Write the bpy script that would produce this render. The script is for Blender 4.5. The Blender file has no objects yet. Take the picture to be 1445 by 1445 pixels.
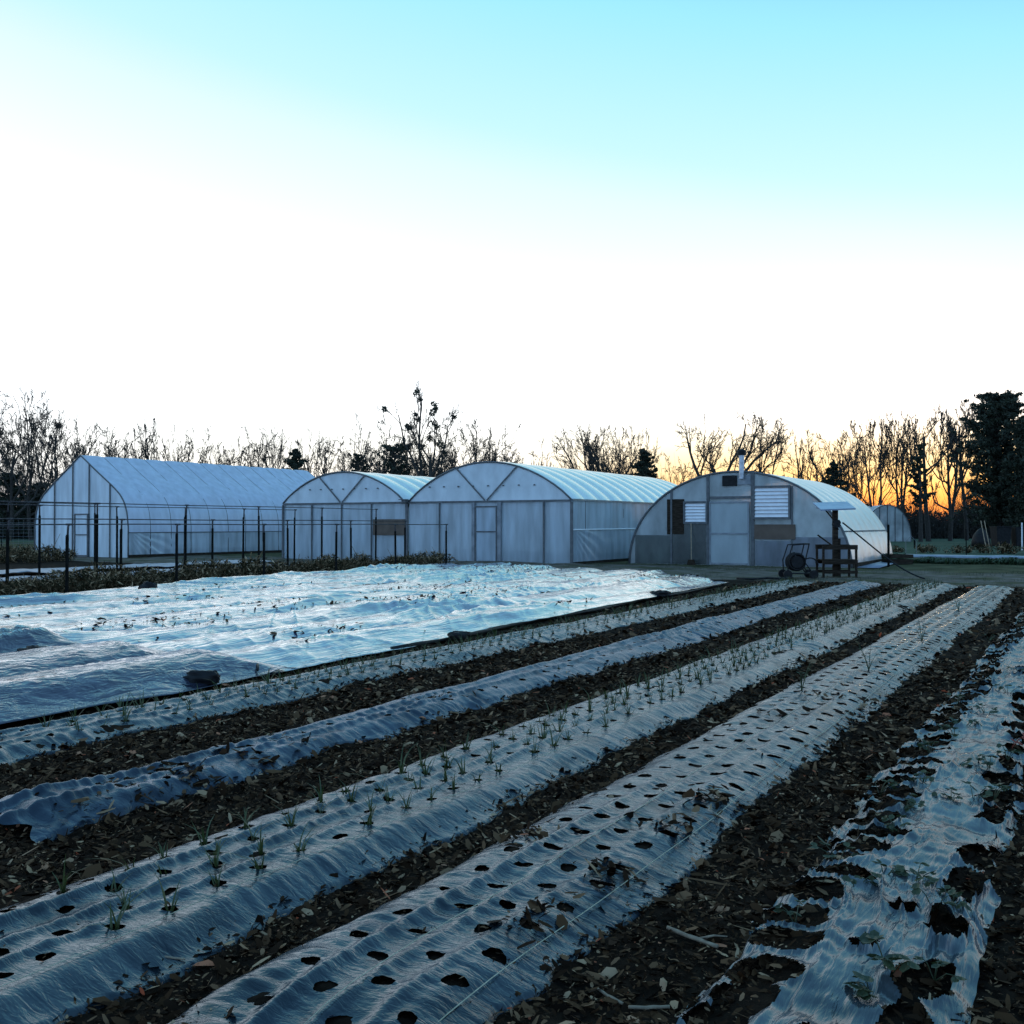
import bpy, math, random
import numpy as np

R = math.radians
SC = bpy.context.scene
COL = SC.collection
rnd = random.Random(7)
NR = np.random.default_rng(11)

# ------------------------------------------------------------------ frame of the place
# x runs across the planting beds (to the right), y along the beds (away from the viewer), z up.
HEAD = R(30)            # the photographer looks 30 degrees left of the bed direction
EYE = 1.5
F = 1417.0              # focal length in pixels of the 1445 px photograph
CX, HY = 722.5, 740.0

def at(px, depth):
    X = (px - CX) / F * depth
    return (X * math.cos(HEAD) - depth * math.sin(HEAD), X * math.sin(HEAD) + depth * math.cos(HEAD))

def depth_of(x, y):
    return y * math.cos(HEAD) - x * math.sin(HEAD)

def wx(px, y):          # x of an item seen at column px that stands on the line y
    r = (px - CX) / F
    return y * (math.cos(HEAD) * r - math.sin(HEAD)) / (math.cos(HEAD) + math.sin(HEAD) * r)

def wz(py, x, y):
    return EYE - (py - HY) * depth_of(x, y) / F

# ------------------------------------------------------------------ noise
_T = np.random.default_rng(5).random((8, 256, 256))
def vnoise(x, y, k=0):
    x = np.asarray(x, float); y = np.asarray(y, float)
    xi = np.floor(x).astype(int); yi = np.floor(y).astype(int)
    fx = x - xi; fy = y - yi
    fx = fx * fx * (3 - 2 * fx); fy = fy * fy * (3 - 2 * fy)
    t = _T[k % 8]
    a = t[xi & 255, yi & 255]; b = t[(xi + 1) & 255, yi & 255]
    c = t[xi & 255, (yi + 1) & 255]; d = t[(xi + 1) & 255, (yi + 1) & 255]
    return (a * (1 - fx) + b * fx) * (1 - fy) + (c * (1 - fx) + d * fx) * fy
def fbm(x, y, o=3, k=0):
    s = 0; a = 1; t = 0
    for i in range(o):
        s = s + a * (vnoise(x * 2 ** i + 17.3 * i, y * 2 ** i + 9.1 * i, k + i) - .5) * 2
        t += a; a *= .5
    return s / t
def sstep(a, b, x):
    t = np.clip((x - a) / (b - a), 0, 1)
    return t * t * (3 - 2 * t)

# ------------------------------------------------------------------ object helpers
def tag(o, label=None, cat=None, group=None, kind=None):
    if label: o['label'] = label
    if cat: o['category'] = cat
    if group: o['group'] = group
    if kind: o['kind'] = kind
    return o

def empty(name, loc=(0, 0, 0), rz=0.0):
    o = bpy.data.objects.new(name, None); COL.objects.link(o)
    o.location = loc; o.rotation_euler = (0, 0, rz); o.empty_display_size = .2
    return o

def link_mesh(name, me, mat, parent=None, smooth=False):
    me.materials.append(mat)
    if smooth:
        me.polygons.foreach_set('use_smooth', np.ones(len(me.polygons), bool))
    o = bpy.data.objects.new(name, me); COL.objects.link(o)
    if parent: o.parent = parent
    return o

def np_mesh(name, V, Fq, mat, parent=None, smooth=False):
    """V (n,3), Fq (m,k) all faces the same size"""
    V = np.ascontiguousarray(V, np.float32); Fq = np.ascontiguousarray(Fq, np.int32)
    me = bpy.data.meshes.new(name)
    m, k = Fq.shape
    me.vertices.add(len(V)); me.vertices.foreach_set('co', V.ravel())
    me.loops.add(m * k); me.loops.foreach_set('vertex_index', Fq.ravel())
    me.polygons.add(m)
    me.polygons.foreach_set('loop_start', np.arange(0, m * k, k, dtype=np.int32))
    me.polygons.foreach_set('loop_total', np.full(m, k, np.int32))
    me.update(calc_edges=True); me.validate()
    return link_mesh(name, me, mat, parent, smooth)

class MB:
    def __init__(s): s.v = []; s.f = []
    def box(s, c, d, rz=0.0, rx=0.0, ry=0.0, taper=1.0):
        n = len(s.v)
        hx, hy, hz = d[0] / 2, d[1] / 2, d[2] / 2
        for z in (-hz, hz):
            k = 1 if z < 0 else taper
            for x, y in ((-hx, -hy), (hx, -hy), (hx, hy), (-hx, hy)):
                p = [x * k, y * k, z]
                p = [p[0], p[1] * math.cos(rx) - p[2] * math.sin(rx), p[1] * math.sin(rx) + p[2] * math.cos(rx)]
                p = [p[0] * math.cos(ry) + p[2] * math.sin(ry), p[1], -p[0] * math.sin(ry) + p[2] * math.cos(ry)]
                p = [p[0] * math.cos(rz) - p[1] * math.sin(rz), p[0] * math.sin(rz) + p[1] * math.cos(rz), p[2]]
                s.v.append((c[0] + p[0], c[1] + p[1], c[2] + p[2]))
        for q in ((0, 3, 2, 1), (4, 5, 6, 7), (0, 1, 5, 4), (1, 2, 6, 5), (2, 3, 7, 6), (3, 0, 4, 7)):
            s.f.append([n + i for i in q])
        return s
    def bar(s, a, b, w, d):
        """a square bar from a to b"""
        a = np.array(a, float); b = np.array(b, float)
        t = b - a; t /= np.linalg.norm(t)
        u = np.cross(t, (0, 1, 0)); 
        if np.linalg.norm(u) < .1: u = np.cross(t, (1, 0, 0))
        u /= np.linalg.norm(u); w2 = np.cross(t, u)
        n = len(s.v)
        for p in (a, b):
            for i, j in ((-1, -1), (1, -1), (1, 1), (-1, 1)):
                s.v.append(tuple(p + u * i * w / 2 + w2 * j * d / 2))
        for q in ((0, 3, 2, 1), (4, 5, 6, 7), (0, 1, 5, 4), (1, 2, 6, 5), (2, 3, 7, 6), (3, 0, 4, 7)):
            s.f.append([n + i for i in q])
        return s
    def tube(s, pts, r, n=8, cap=True):
        pts = [np.array(p, float) for p in pts]
        rr = r if isinstance(r, (list, tuple)) else [r] * len(pts)
        base = len(s.v); up = None
        for i, p in enumerate(pts):
            t = (pts[min(i + 1, len(pts) - 1)] - pts[max(i - 1, 0)]); t /= max(np.linalg.norm(t), 1e-9)
            if up is None:
                up = np.array((0, 0, 1.0)) if abs(t[2]) < .9 else np.array((1.0, 0, 0))
            u = np.cross(t, up); u /= max(np.linalg.norm(u), 1e-9); w = np.cross(u, t); up = w
            for k in range(n):
                a = 2 * math.pi * k / n
                s.v.append(tuple(p + rr[i] * (math.cos(a) * u + math.sin(a) * w)))
        for i in range(len(pts) - 1):
            for k in range(n):
                k2 = (k + 1) % n
                s.f.append([base + i * n + k, base + i * n + k2, base + (i + 1) * n + k2, base + (i + 1) * n + k])
        if cap:
            s.f.append([base + k for k in range(n)][::-1]); e = base + (len(pts) - 1) * n
            s.f.append([e + k for k in range(n)])
        return s
    def face(s, ps):
        n = len(s.v); s.v += [tuple(p) for p in ps]; s.f.append(list(range(n, n + len(ps)))); return s
    def build(s, name, mat, parent=None, smooth=False, bevel=0.0):
        me = bpy.data.meshes.new(name); me.from_pydata(s.v, [], s.f); me.update()
        o = link_mesh(name, me, mat, parent, smooth)
        if bevel:
            m = o.modifiers.new('bevel', 'BEVEL'); m.width = bevel; m.segments = 2; m.limit_method = 'ANGLE'
        return o

def grid_faces(nx, ny):
    i = np.arange(nx - 1)[None, :]; j = np.arange(ny - 1)[:, None]
    a = (j * nx + i).ravel()
    return np.stack([a, a + 1, a + nx + 1, a + nx], 1)

# ------------------------------------------------------------------ materials
MATS = {}
def new_mat(name):
    m = bpy.data.materials.new(name); m.use_nodes = True; MATS[name] = m
    nt = m.node_tree; nt.nodes.clear()
    out = nt.nodes.new('ShaderNodeOutputMaterial')
    return m, nt, out
def node(nt, t, **kw):
    n = nt.nodes.new(t)
    for k, v in kw.items():
        if k in n.inputs: n.inputs[k].default_value = v
        else: setattr(n, k, v)
    return n
def rgba(c): return (c[0], c[1], c[2], 1)

def pmat(name, c1, c2=None, rough=.6, metal=0.0, spec=.5, scale=8.0, bump=0.0, bscale=None, stretch=(1, 1, 1),
         detail=6.0, transl=0.0, coat=0.0, lo=.35, hi=.65):
    m, nt, out = new_mat(name)
    tc = node(nt, 'ShaderNodeTexCoord'); mp = node(nt, 'ShaderNodeMapping'); mp.inputs['Scale'].default_value = stretch
    nt.links.new(tc.outputs['Object'], mp.inputs['Vector'])
    ns = node(nt, 'ShaderNodeTexNoise'); ns.inputs['Scale'].default_value = scale; ns.inputs['Detail'].default_value = detail
    nt.links.new(mp.outputs[0], ns.inputs['Vector'])
    ramp = node(nt, 'ShaderNodeValToRGB')
    ramp.color_ramp.elements[0].position = lo; ramp.color_ramp.elements[1].position = hi
    ramp.color_ramp.elements[0].color = rgba(c1); ramp.color_ramp.elements[1].color = rgba(c2 or tuple(min(1, v * 1.35) for v in c1))
    nt.links.new(ns.outputs['Fac'], ramp.inputs['Fac'])
    b = node(nt, 'ShaderNodeBsdfPrincipled')
    nt.links.new(ramp.outputs['Color'], b.inputs['Base Color'])
    b.inputs['Roughness'].default_value = rough; b.inputs['Metallic'].default_value = metal
    b.inputs['Specular IOR Level'].default_value = spec
    if bump:
        n2 = node(nt, 'ShaderNodeTexNoise'); n2.inputs['Scale'].default_value = bscale or scale * 3; n2.inputs['Detail'].default_value = 4
        nt.links.new(mp.outputs[0], n2.inputs['Vector'])
        bp = node(nt, 'ShaderNodeBump'); bp.inputs['Strength'].default_value = bump; bp.inputs['Distance'].default_value = .02
        nt.links.new(n2.outputs['Fac'], bp.inputs['Height']); nt.links.new(bp.outputs[0], b.inputs['Normal'])
    last = b.outputs[0]
    if transl:
        tr = node(nt, 'ShaderNodeBsdfTranslucent'); nt.links.new(ramp.outputs['Color'], tr.inputs['Color'])
        mx = node(nt, 'ShaderNodeMixShader'); mx.inputs[0].default_value = transl
        nt.links.new(last, mx.inputs[1]); nt.links.new(tr.outputs[0], mx.inputs[2]); last = mx.outputs[0]
    nt.links.new(last, out.inputs['Surface'])
    return m

def film_mat(name, col, transl=.45, clear=.1, rough=.25, gloss=.12, wr=(1.5, 1.5, .5), wrs=.25, dirt=.2):
    """greenhouse polythene: scatters, lets light through, a little see-through, a little gloss"""
    m, nt, out = new_mat(name)
    tc = node(nt, 'ShaderNodeTexCoord'); mp = node(nt, 'ShaderNodeMapping'); mp.inputs['Scale'].default_value = wr
    nt.links.new(tc.outputs['Object'], mp.inputs['Vector'])
    ns = node(nt, 'ShaderNodeTexNoise'); ns.inputs['Scale'].default_value = 2.2; ns.inputs['Detail'].default_value = 5
    nt.links.new(mp.outputs[0], ns.inputs['Vector'])
    ramp = node(nt, 'ShaderNodeValToRGB')
    ramp.color_ramp.elements[0].position = .3; ramp.color_ramp.elements[1].position = .7
    ramp.color_ramp.elements[0].color = rgba(tuple(v * (1 - dirt) for v in col)); ramp.color_ramp.elements[1].color = rgba(col)
    nt.links.new(ns.outputs['Fac'], ramp.inputs['Fac'])
    bp = node(nt, 'ShaderNodeBump'); bp.inputs['Strength'].default_value = wrs; bp.inputs['Distance'].default_value = .05
    nt.links.new(ns.outputs['Fac'], bp.inputs['Height'])
    d = node(nt, 'ShaderNodeBsdfDiffuse'); t = node(nt, 'ShaderNodeBsdfTranslucent')
    nt.links.new(ramp.outputs[0], d.inputs['Color']); nt.links.new(ramp.outputs[0], t.inputs['Color'])
    nt.links.new(bp.outputs[0], d.inputs['Normal'])
    m1 = node(nt, 'ShaderNodeMixShader'); m1.inputs[0].default_value = transl
    nt.links.new(d.outputs[0], m1.inputs[1]); nt.links.new(t.outputs[0], m1.inputs[2])
    tp = node(nt, 'ShaderNodeBsdfTransparent'); tp.inputs['Color'].default_value = (.93, .95, .97, 1)
    m2 = node(nt, 'ShaderNodeMixShader'); m2.inputs[0].default_value = clear
    nt.links.new(m1.outputs[0], m2.inputs[1]); nt.links.new(tp.outputs[0], m2.inputs[2])
    g = node(nt, 'ShaderNodeBsdfGlossy'); g.inputs['Roughness'].default_value = rough
    nt.links.new(bp.outputs[0], g.inputs['Normal'])
    fr = node(nt, 'ShaderNodeLayerWeight'); fr.inputs['Blend'].default_value = .35
    mu = node(nt, 'ShaderNodeMath', operation='MULTIPLY_ADD'); mu.inputs[1].default_value = gloss * 3; mu.inputs[2].default_value = gloss * .3
    nt.links.new(fr.outputs['Fresnel'], mu.inputs[0])
    m3 = node(nt, 'ShaderNodeMixShader'); nt.links.new(mu.outputs[0], m3.inputs[0])
    nt.links.new(m2.outputs[0], m3.inputs[1]); nt.links.new(g.outputs[0], m3.inputs[2])
    nt.links.new(m3.outputs[0], out.inputs['Surface'])
    return m

def chips_mat(name, cols, rough=.85):
    m, nt, out = new_mat(name)
    g = node(nt, 'ShaderNodeNewGeometry')
    ramp = node(nt, 'ShaderNodeValToRGB'); cr = ramp.color_ramp; cr.interpolation = 'LINEAR'
    n = len(cols)
    while len(cr.elements) < n: cr.elements.new(.5)
    for i, c in enumerate(cols):
        cr.elements[i].position = c[0]; cr.elements[i].color = rgba(c[1])
    nt.links.new(g.outputs['Random Per Island'], ramp.inputs['Fac'])
    b = node(nt, 'ShaderNodeBsdfPrincipled'); b.inputs['Roughness'].default_value = rough; b.inputs['Specular IOR Level'].default_value = .06
    nt.links.new(ramp.outputs[0], b.inputs['Base Color'])
    nt.links.new(b.outputs[0], out.inputs['Surface'])
    return m

M = {}
M['chips'] = chips_mat('wood_chip', [(0, (.006, .003, .0015)), (.5, (.026, .013, .006)), (.76, (.068, .036, .017)), (.92, (.17, .10, .054)), (.985, (.36, .25, .15)), (1, (.30, .05, .018))])
M['bark'] = pmat('bark', (.022, .018, .015), (.045, .037, .03), rough=.9, scale=6)
M['twig'] = pmat('twig', (.03, .023, .018), (.05, .04, .03), rough=.9, scale=3)
M['cedar'] = pmat('cedar_leaf', (.012, .018, .01), (.03, .04, .02), rough=.8, scale=1.2)
M['brush'] = pmat('brush', (.012, .011, .009), (.035, .028, .02), rough=.9, scale=.8)
M['mistletoe'] = pmat('mistletoe_leaf', (.015, .02, .01), (.03, .04, .02), rough=.8, scale=3)
M['steel'] = pmat('galvanised_steel', (.16, .17, .18), (.26, .27, .28), rough=.45, metal=.6, scale=10)
M['frame_dark'] = pmat('weathered_frame', (.07, .075, .08), (.12, .125, .13), rough=.6, scale=7)
M['conduit'] = pmat('conduit', (.03, .028, .03), (.075, .068, .07), rough=.55, metal=.2, spec=.2, scale=12)
M['tpost'] = pmat('post_paint', (.004, .0045, .004), (.011, .011, .010), rough=.8, spec=.08, scale=12)
M['black'] = pmat('black_plastic', (.006, .006, .007), (.015, .015, .016), rough=.6, spec=.2, scale=9)
M['wood_dark'] = pmat('weathered_wood', (.018, .013, .009), (.045, .033, .024), rough=.9, spec=.1, scale=5, stretch=(1, 1, 6), bump=.3)
M['brown_board'] = pmat('brown_board', (.09, .062, .045), (.13, .092, .068), rough=.8, scale=3)
M['handle_wood'] = pmat('handle_wood', (.26, .19, .12), (.38, .29, .19), rough=.7, scale=9)
M['white_metal'] = pmat('white_painted_metal', (.72, .72, .74), (.82, .82, .83), rough=.4, scale=5)
M['grey_metal'] = pmat('grey_sheet_metal', (.16, .18, .2), (.26, .28, .3), rough=.5, metal=.4, scale=4)
M['chimney'] = pmat('chimney_metal', (.3, .32, .35), (.5, .51, .54), rough=.35, metal=.7, scale=10)
M['solar'] = pmat('solar_face', (.22, .26, .36), (.32, .36, .46), rough=.25, scale=3)
M['onion'] = pmat('onion_leaf', (.03, .048, .012), (.075, .09, .028), rough=.55, scale=14, transl=.25)
M['berry'] = pmat('berry_leaf', (.018, .035, .014), (.055, .07, .025), rough=.6, scale=9, transl=.2)
M['berry_red'] = pmat('red_leaf', (.14, .02, .012), (.3, .05, .02), rough=.6, scale=9, transl=.2)
M['dead_plant'] = pmat('dead_leaf', (.05, .042, .02), (.34, .255, .15), rough=.85, scale=4, transl=.15)
M['green_plant'] = pmat('green_leaf', (.02, .04, .015), (.05, .085, .03), rough=.7, scale=5, transl=.15)
M['grass'] = pmat('grass_blade', (.035, .045, .02), (.10, .10, .05), rough=.8, scale=1.2, transl=.15)
M['string'] = pmat('string', (.30, .30, .2), (.42, .42, .3), rough=.7, scale=30)
M['stick'] = pmat('stick_wood', (.13, .10, .07), (.27, .22, .15), rough=.85, scale=20, stretch=(1, 1, 1))
M['film_a'] = film_mat('greenhouse_film_white', (.86, .95, 1.0), transl=.2, clear=.07, gloss=.10, dirt=.32, wr=(1.1, 1.1, .22))
M['film_gable'] = film_mat('greenhouse_film_gable', (.88, .96, 1.0), transl=.2, clear=.13, gloss=.12, rough=.22, dirt=.28, wr=(.8, .8, .5))
M['film_b'] = film_mat('greenhouse_film_clear', (.74, .86, .95), transl=.42, clear=.16, gloss=.16, rough=.2, dirt=.42, wr=(1.3, 1.3, .2))
M['film_c'] = film_mat('greenhouse_film_aged', (.80, .87, .87), transl=.4, clear=.24, gloss=.14, rough=.28, wrs=.4, dirt=.55, wr=(.7, .7, .45))
M['film_roof_c'] = film_mat('greenhouse_film_roof_aged', (.86, .92, .94), transl=.35, clear=.10, gloss=.42, rough=.32, wrs=.5)
M['film_roof'] = film_mat('greenhouse_film_roof', (.92, .97, .98), transl=.28, clear=.04, gloss=.60, rough=.24)
M['poly_panel'] = film_mat('polycarbonate_panel', (.66, .74, .76), transl=.52, clear=.18, gloss=.12, rough=.3)

def sheet_mat(name, c1, c2, rough, spec, bump=.25, bscale=18, stretch=(1, 1, 1), metal=0.0, sheer=.0):
    m = pmat(name, c1, c2, rough=rough, spec=spec, metal=metal, scale=2.6, bump=bump, bscale=bscale, stretch=stretch, lo=.3, hi=.7)
    return m
def plastic(name, c1, c2, tint, f0, f1, power, rough, bump=.6, bscale=6.0, stretch=(1, 1, 1), fine=28.0, stain=.0, dist=.03):
    """thin glossy film over dark soil: little diffuse colour, sheen that rises towards grazing view, crinkled"""
    m, nt, out = new_mat(name); L = nt.links.new
    tc = node(nt, 'ShaderNodeTexCoord'); mp = node(nt, 'ShaderNodeMapping'); mp.inputs['Scale'].default_value = stretch
    L(tc.outputs['Object'], mp.inputs['Vector'])
    def noise(scale, det=4, d=0.0, src=None):
        n = node(nt, 'ShaderNodeTexNoise'); n.inputs['Scale'].default_value = scale; n.inputs['Detail'].default_value = det; n.inputs['Distortion'].default_value = d
        L(src or mp.outputs[0], n.inputs['Vector']); return n.outputs['Fac']
    ramp = node(nt, 'ShaderNodeValToRGB'); e = ramp.color_ramp.elements
    e[0].position = .32; e[1].position = .68; e[0].color = rgba(c1); e[1].color = rgba(c2)
    L(noise(2.3, 6, .3, tc.outputs['Object']), ramp.inputs['Fac'])
    # two scales of crinkle, the finer one folded into sharp creases
    n1 = noise(bscale, 4, .6); n2 = noise(fine, 3, 1.2)
    ab = node(nt, 'ShaderNodeMath', operation='SUBTRACT'); L(n2, ab.inputs[0]); ab.inputs[1].default_value = .5
    ab2 = node(nt, 'ShaderNodeMath', operation='ABSOLUTE'); L(ab.outputs[0], ab2.inputs[0])
    ad = node(nt, 'ShaderNodeMath', operation='MULTIPLY_ADD'); L(ab2.outputs[0], ad.inputs[0]); ad.inputs[1].default_value = -.45; L(n1, ad.inputs[2])
    bp = node(nt, 'ShaderNodeBump'); bp.inputs['Strength'].default_value = bump; bp.inputs['Distance'].default_value = dist; L(ad.outputs[0], bp.inputs['Height'])
    d = node(nt, 'ShaderNodeBsdfDiffuse'); L(ramp.outputs[0], d.inputs['Color']); L(bp.outputs[0], d.inputs['Normal'])
    g = node(nt, 'ShaderNodeBsdfGlossy'); g.inputs['Color'].default_value = rgba(tint); L(bp.outputs[0], g.inputs['Normal'])
    rr = node(nt, 'ShaderNodeMapRange'); rr.inputs['To Min'].default_value = rough * .75; rr.inputs['To Max'].default_value = rough * 1.4
    L(noise(5, 3, 0, tc.outputs['Object']), rr.inputs['Value']); L(rr.outputs[0], g.inputs['Roughness'])
    lw = node(nt, 'ShaderNodeLayerWeight'); lw.inputs['Blend'].default_value = .5; L(bp.outputs[0], lw.inputs['Normal'])
    pw = node(nt, 'ShaderNodeMath', operation='POWER'); L(lw.outputs['Facing'], pw.inputs[0]); pw.inputs[1].default_value = power
    fa = node(nt, 'ShaderNodeMath', operation='MULTIPLY_ADD'); L(pw.outputs[0], fa.inputs[0]); fa.inputs[1].default_value = f1 - f0; fa.inputs[2].default_value = f0
    fin = fa.outputs[0]
    if stain:   # dried mud takes the shine off in patches
        st = node(nt, 'ShaderNodeMapRange'); st.inputs['From Min'].default_value = .52; st.inputs['From Max'].default_value = .68; st.inputs['To Min'].default_value = 1; st.inputs['To Max'].default_value = 1 - stain
        L(noise(3.7, 6, .5, tc.outputs['Object']), st.inputs['Value'])
        mu = node(nt, 'ShaderNodeMath', operation='MULTIPLY'); L(fin, mu.inputs[0]); L(st.outputs[0], mu.inputs[1]); fin = mu.outputs[0]
    mx = node(nt, 'ShaderNodeMixShader'); L(fin, mx.inputs[0]); L(d.outputs[0], mx.inputs[1]); L(g.outputs[0], mx.inputs[2])
    L(mx.outputs[0], out.inputs['Surface'])
    return m
M['mulch'] = plastic('mulch_film', (.008, .014, .020), (.023, .037, .047), (.82, .91, .98), .03, .52, 2.8, .17, bump=.42, bscale=5, stretch=(1, 2.8, 1), fine=11, stain=.3)
M['mulch_old'] = plastic('mulch_film_old', (.014, .022, .032), (.034, .050, .068), (.70, .80, .93), .03, .42, 2.7, .22, bump=.45, bscale=5, stretch=(1, 2, 1), fine=10, stain=.5)
M['torn'] = plastic('torn_film', (.018, .026, .032), (.06, .075, .082), (.80, .89, .96), .045, .38, 2.4, .19, bump=.5, bscale=5, stretch=(4, .6, 1), fine=7, stain=.3)
M['tarp'] = plastic('silver_tarp', (.018, .032, .07), (.06, .09, .16), (1.0, 1.0, 1.0), .10, 1.0, 1.75, .10, bump=.85, bscale=1.6, stretch=(3.6, .32, 1), fine=4.0, stain=.15, dist=.05)
M['tarp_dark'] = plastic('tarp_underside', (.014, .018, .034), (.045, .052, .08), (.92, .95, 1.0), .05, .95, 3.4, .11, bump=1.0, bscale=2.4, stretch=(1.8, .7, 1), fine=5.0, stain=.2, dist=.06)
M['row_cover'] = sheet_mat('row_cover', (.15, .175, .22), (.26, .29, .35), .45, .5, bump=.3, bscale=5)

def ground_mat():
    m, nt, out = new_mat('field_soil')
    tc = node(nt, 'ShaderNodeTexCoord')
    L = nt.links.new
    def noise(scale, det=6):
        n = node(nt, 'ShaderNodeTexNoise'); n.inputs['Scale'].default_value = scale; n.inputs['Detail'].default_value = det
        L(tc.outputs['Object'], n.inputs['Vector']); return n.outputs['Fac']
    def ramp(fac, p0, c0, p1, c1):
        r = node(nt, 'ShaderNodeValToRGB'); r.color_ramp.elements[0].position = p0; r.color_ramp.elements[1].position = p1
        r.color_ramp.elements[0].color = rgba(c0); r.color_ramp.elements[1].color = rgba(c1); L(fac, r.inputs['Fac']); return r.outputs[0]
    def mix(f, a, b):
        x = node(nt, 'ShaderNodeMix', data_type='RGBA'); L(f, x.inputs[0]); L(a, x.inputs[6]); L(b, x.inputs[7]); return x.outputs[2]
    soil = ramp(noise(9), .35, (.006, .004, .003), .7, (.026, .017, .011))
    path = ramp(noise(2.5), .35, (.085, .07, .055), .68, (.19, .165, .135))
    grass = ramp(noise(1.2), .35, (.04, .042, .02), .65, (.10, .095, .05))
    far = ramp(noise(.15), .3, (.05, .075, .05), .7, (.085, .115, .075))
    sep = node(nt, 'ShaderNodeSeparateXYZ'); L(tc.outputs['Object'], sep.inputs[0])
    def edge(y0, w, amp=1.2):
        a = node(nt, 'ShaderNodeMath', operation='MULTIPLY_ADD'); L(noise(.8), a.inputs[0]); a.inputs[1].default_value = amp * 2; L(sep.outputs['Y'], a.inputs[2])
        r = node(nt, 'ShaderNodeMapRange'); r.inputs['From Min'].default_value = y0 - w + amp; r.inputs['From Max'].default_value = y0 + w + amp
        r.interpolation_type = 'SMOOTHSTEP'; L(a.outputs[0], r.inputs['Value']); return r.outputs[0]
    patch = node(nt, 'ShaderNodeMapRange'); patch.inputs['From Min'].default_value = .48; patch.inputs['From Max'].default_value = .62; L(noise(.7), patch.inputs['Value'])
    pg = mix(patch.outputs[0], path, grass)
    c = mix(edge(26.6, .3), soil, pg)
    c = mix(edge(34.5, 1.0), c, grass)
    c = mix(edge(52, 3.0, 2.5), c, far)
    b = node(nt, 'ShaderNodeBsdfPrincipled'); b.inputs['Roughness'].default_value = .95; b.inputs['Specular IOR Level'].default_value = .04
    L(c, b.inputs['Base Color'])
    bp = node(nt, 'ShaderNodeBump'); bp.inputs['Strength'].default_value = .6; bp.inputs['Distance'].default_value = .02
    L(noise(45), bp.inputs['Height']); L(bp.outputs[0], b.inputs['Normal'])
    L(b.outputs[0], out.inputs['Surface'])
    return m
M['ground'] = ground_mat()

# ------------------------------------------------------------------ ground and beds
# x of the left and right edge of each covered bed, bed start and end, height
BEDS = [  # left, right, y0, y1, drift, height
    (-6.72, -5.93, 2.6, 26.2, -.010, .055),
    (-5.02, -4.33, 3.0, 26.3, -.014, .055),
    (-3.68, -2.72, 1.5, 26.6, -.006, .062),
    (-2.43, -1.58, 2.1, 26.2, .002, .058),
    (-1.06, -.36, 1.9, 26.0, .004, .035),
]
def bed_edges(i, y):
    l, r, y0, y1, d, h = BEDS[i]
    s = d * np.maximum(np.asarray(y, float) - 5, -3)
    w = .035 * (vnoise(np.asarray(y) * .7, np.full_like(np.asarray(y, float), 3.1 + i), i) - .5)
    return l + s + w, r + s + w * .6

def bed_height(x, y):
    z = np.zeros_like(x)
    for i, (l0, r0, y0, y1, d, h) in enumerate(BEDS):
        l, r = bed_edges(i, y)
        k = sstep(l - .03, l + .20, x) * (1 - sstep(r - .17, r + .04, x)) * sstep(y0 - .1, y0 + .35, y) * (1 - sstep(y1 - .5, y1 + .1, y))
        z = np.maximum(z, h * k)
    return z

def ground_z(x, y):
    x = np.asarray(x, float); y = np.asarray(y, float)
    near = 1 - sstep(24, 30, y)
    z = bed_height(x, y) + near * (.022 * fbm(x * 2.3, y * 2.3, 3, 1) + .014 * fbm(x * 9, y * 9, 2, 3))
    z = z + (1 - near) * .03 * fbm(x * .35, y * .35, 3, 4)
    # low bank in front of the houses
    z = z + .16 * np.exp(-((y - 32.6) / .7) ** 2) * (1 - sstep(-16.4, -15.4, x)) * sstep(-26, -22, x) * (.6 + .5 * fbm(x * .9, y * .9, 2, 5))
    return z

def axis(pts):
    out = []
    for a, b, st in pts:
        n = max(1, int(round((b - a) / st)))
        out += list(np.linspace(a, b, n, endpoint=False))
    out.append(pts[-1][1])
    return np.array(out)
gx = axis([(-420, -120, 30), (-120, -40, 8), (-40, -20, 1.0), (-20, -7.3, .3), (-7.3, .9, .034), (.9, 5, .25), (5, 40, 2), (40, 420, 38)])
gy = axis([(-60, 0, 10), (0, 1.4, .2), (1.4, 9, .034), (9, 27, .09), (27, 36, .3), (36, 60, 1.2), (60, 200, 8), (200, 900, 70)])
GX, GY = np.meshgrid(gx, gy)
V = np.stack([GX.ravel(), GY.ravel(), ground_z(GX.ravel(), GY.ravel())], 1)
g = np_mesh('ground', V, grid_faces(len(gx), len(gy)), M['ground'], smooth=True)
tag(g, kind='structure')

# ------------------------------------------------------------------ plastic covered beds
def s_axis(y0, y1, k=.0125, mx=.026):
    out = [y0]
    while out[-1] < y1:
        out.append(out[-1] + min(mx, k * max(1, out[-1] / 5)))
    return np.array(out)

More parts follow.
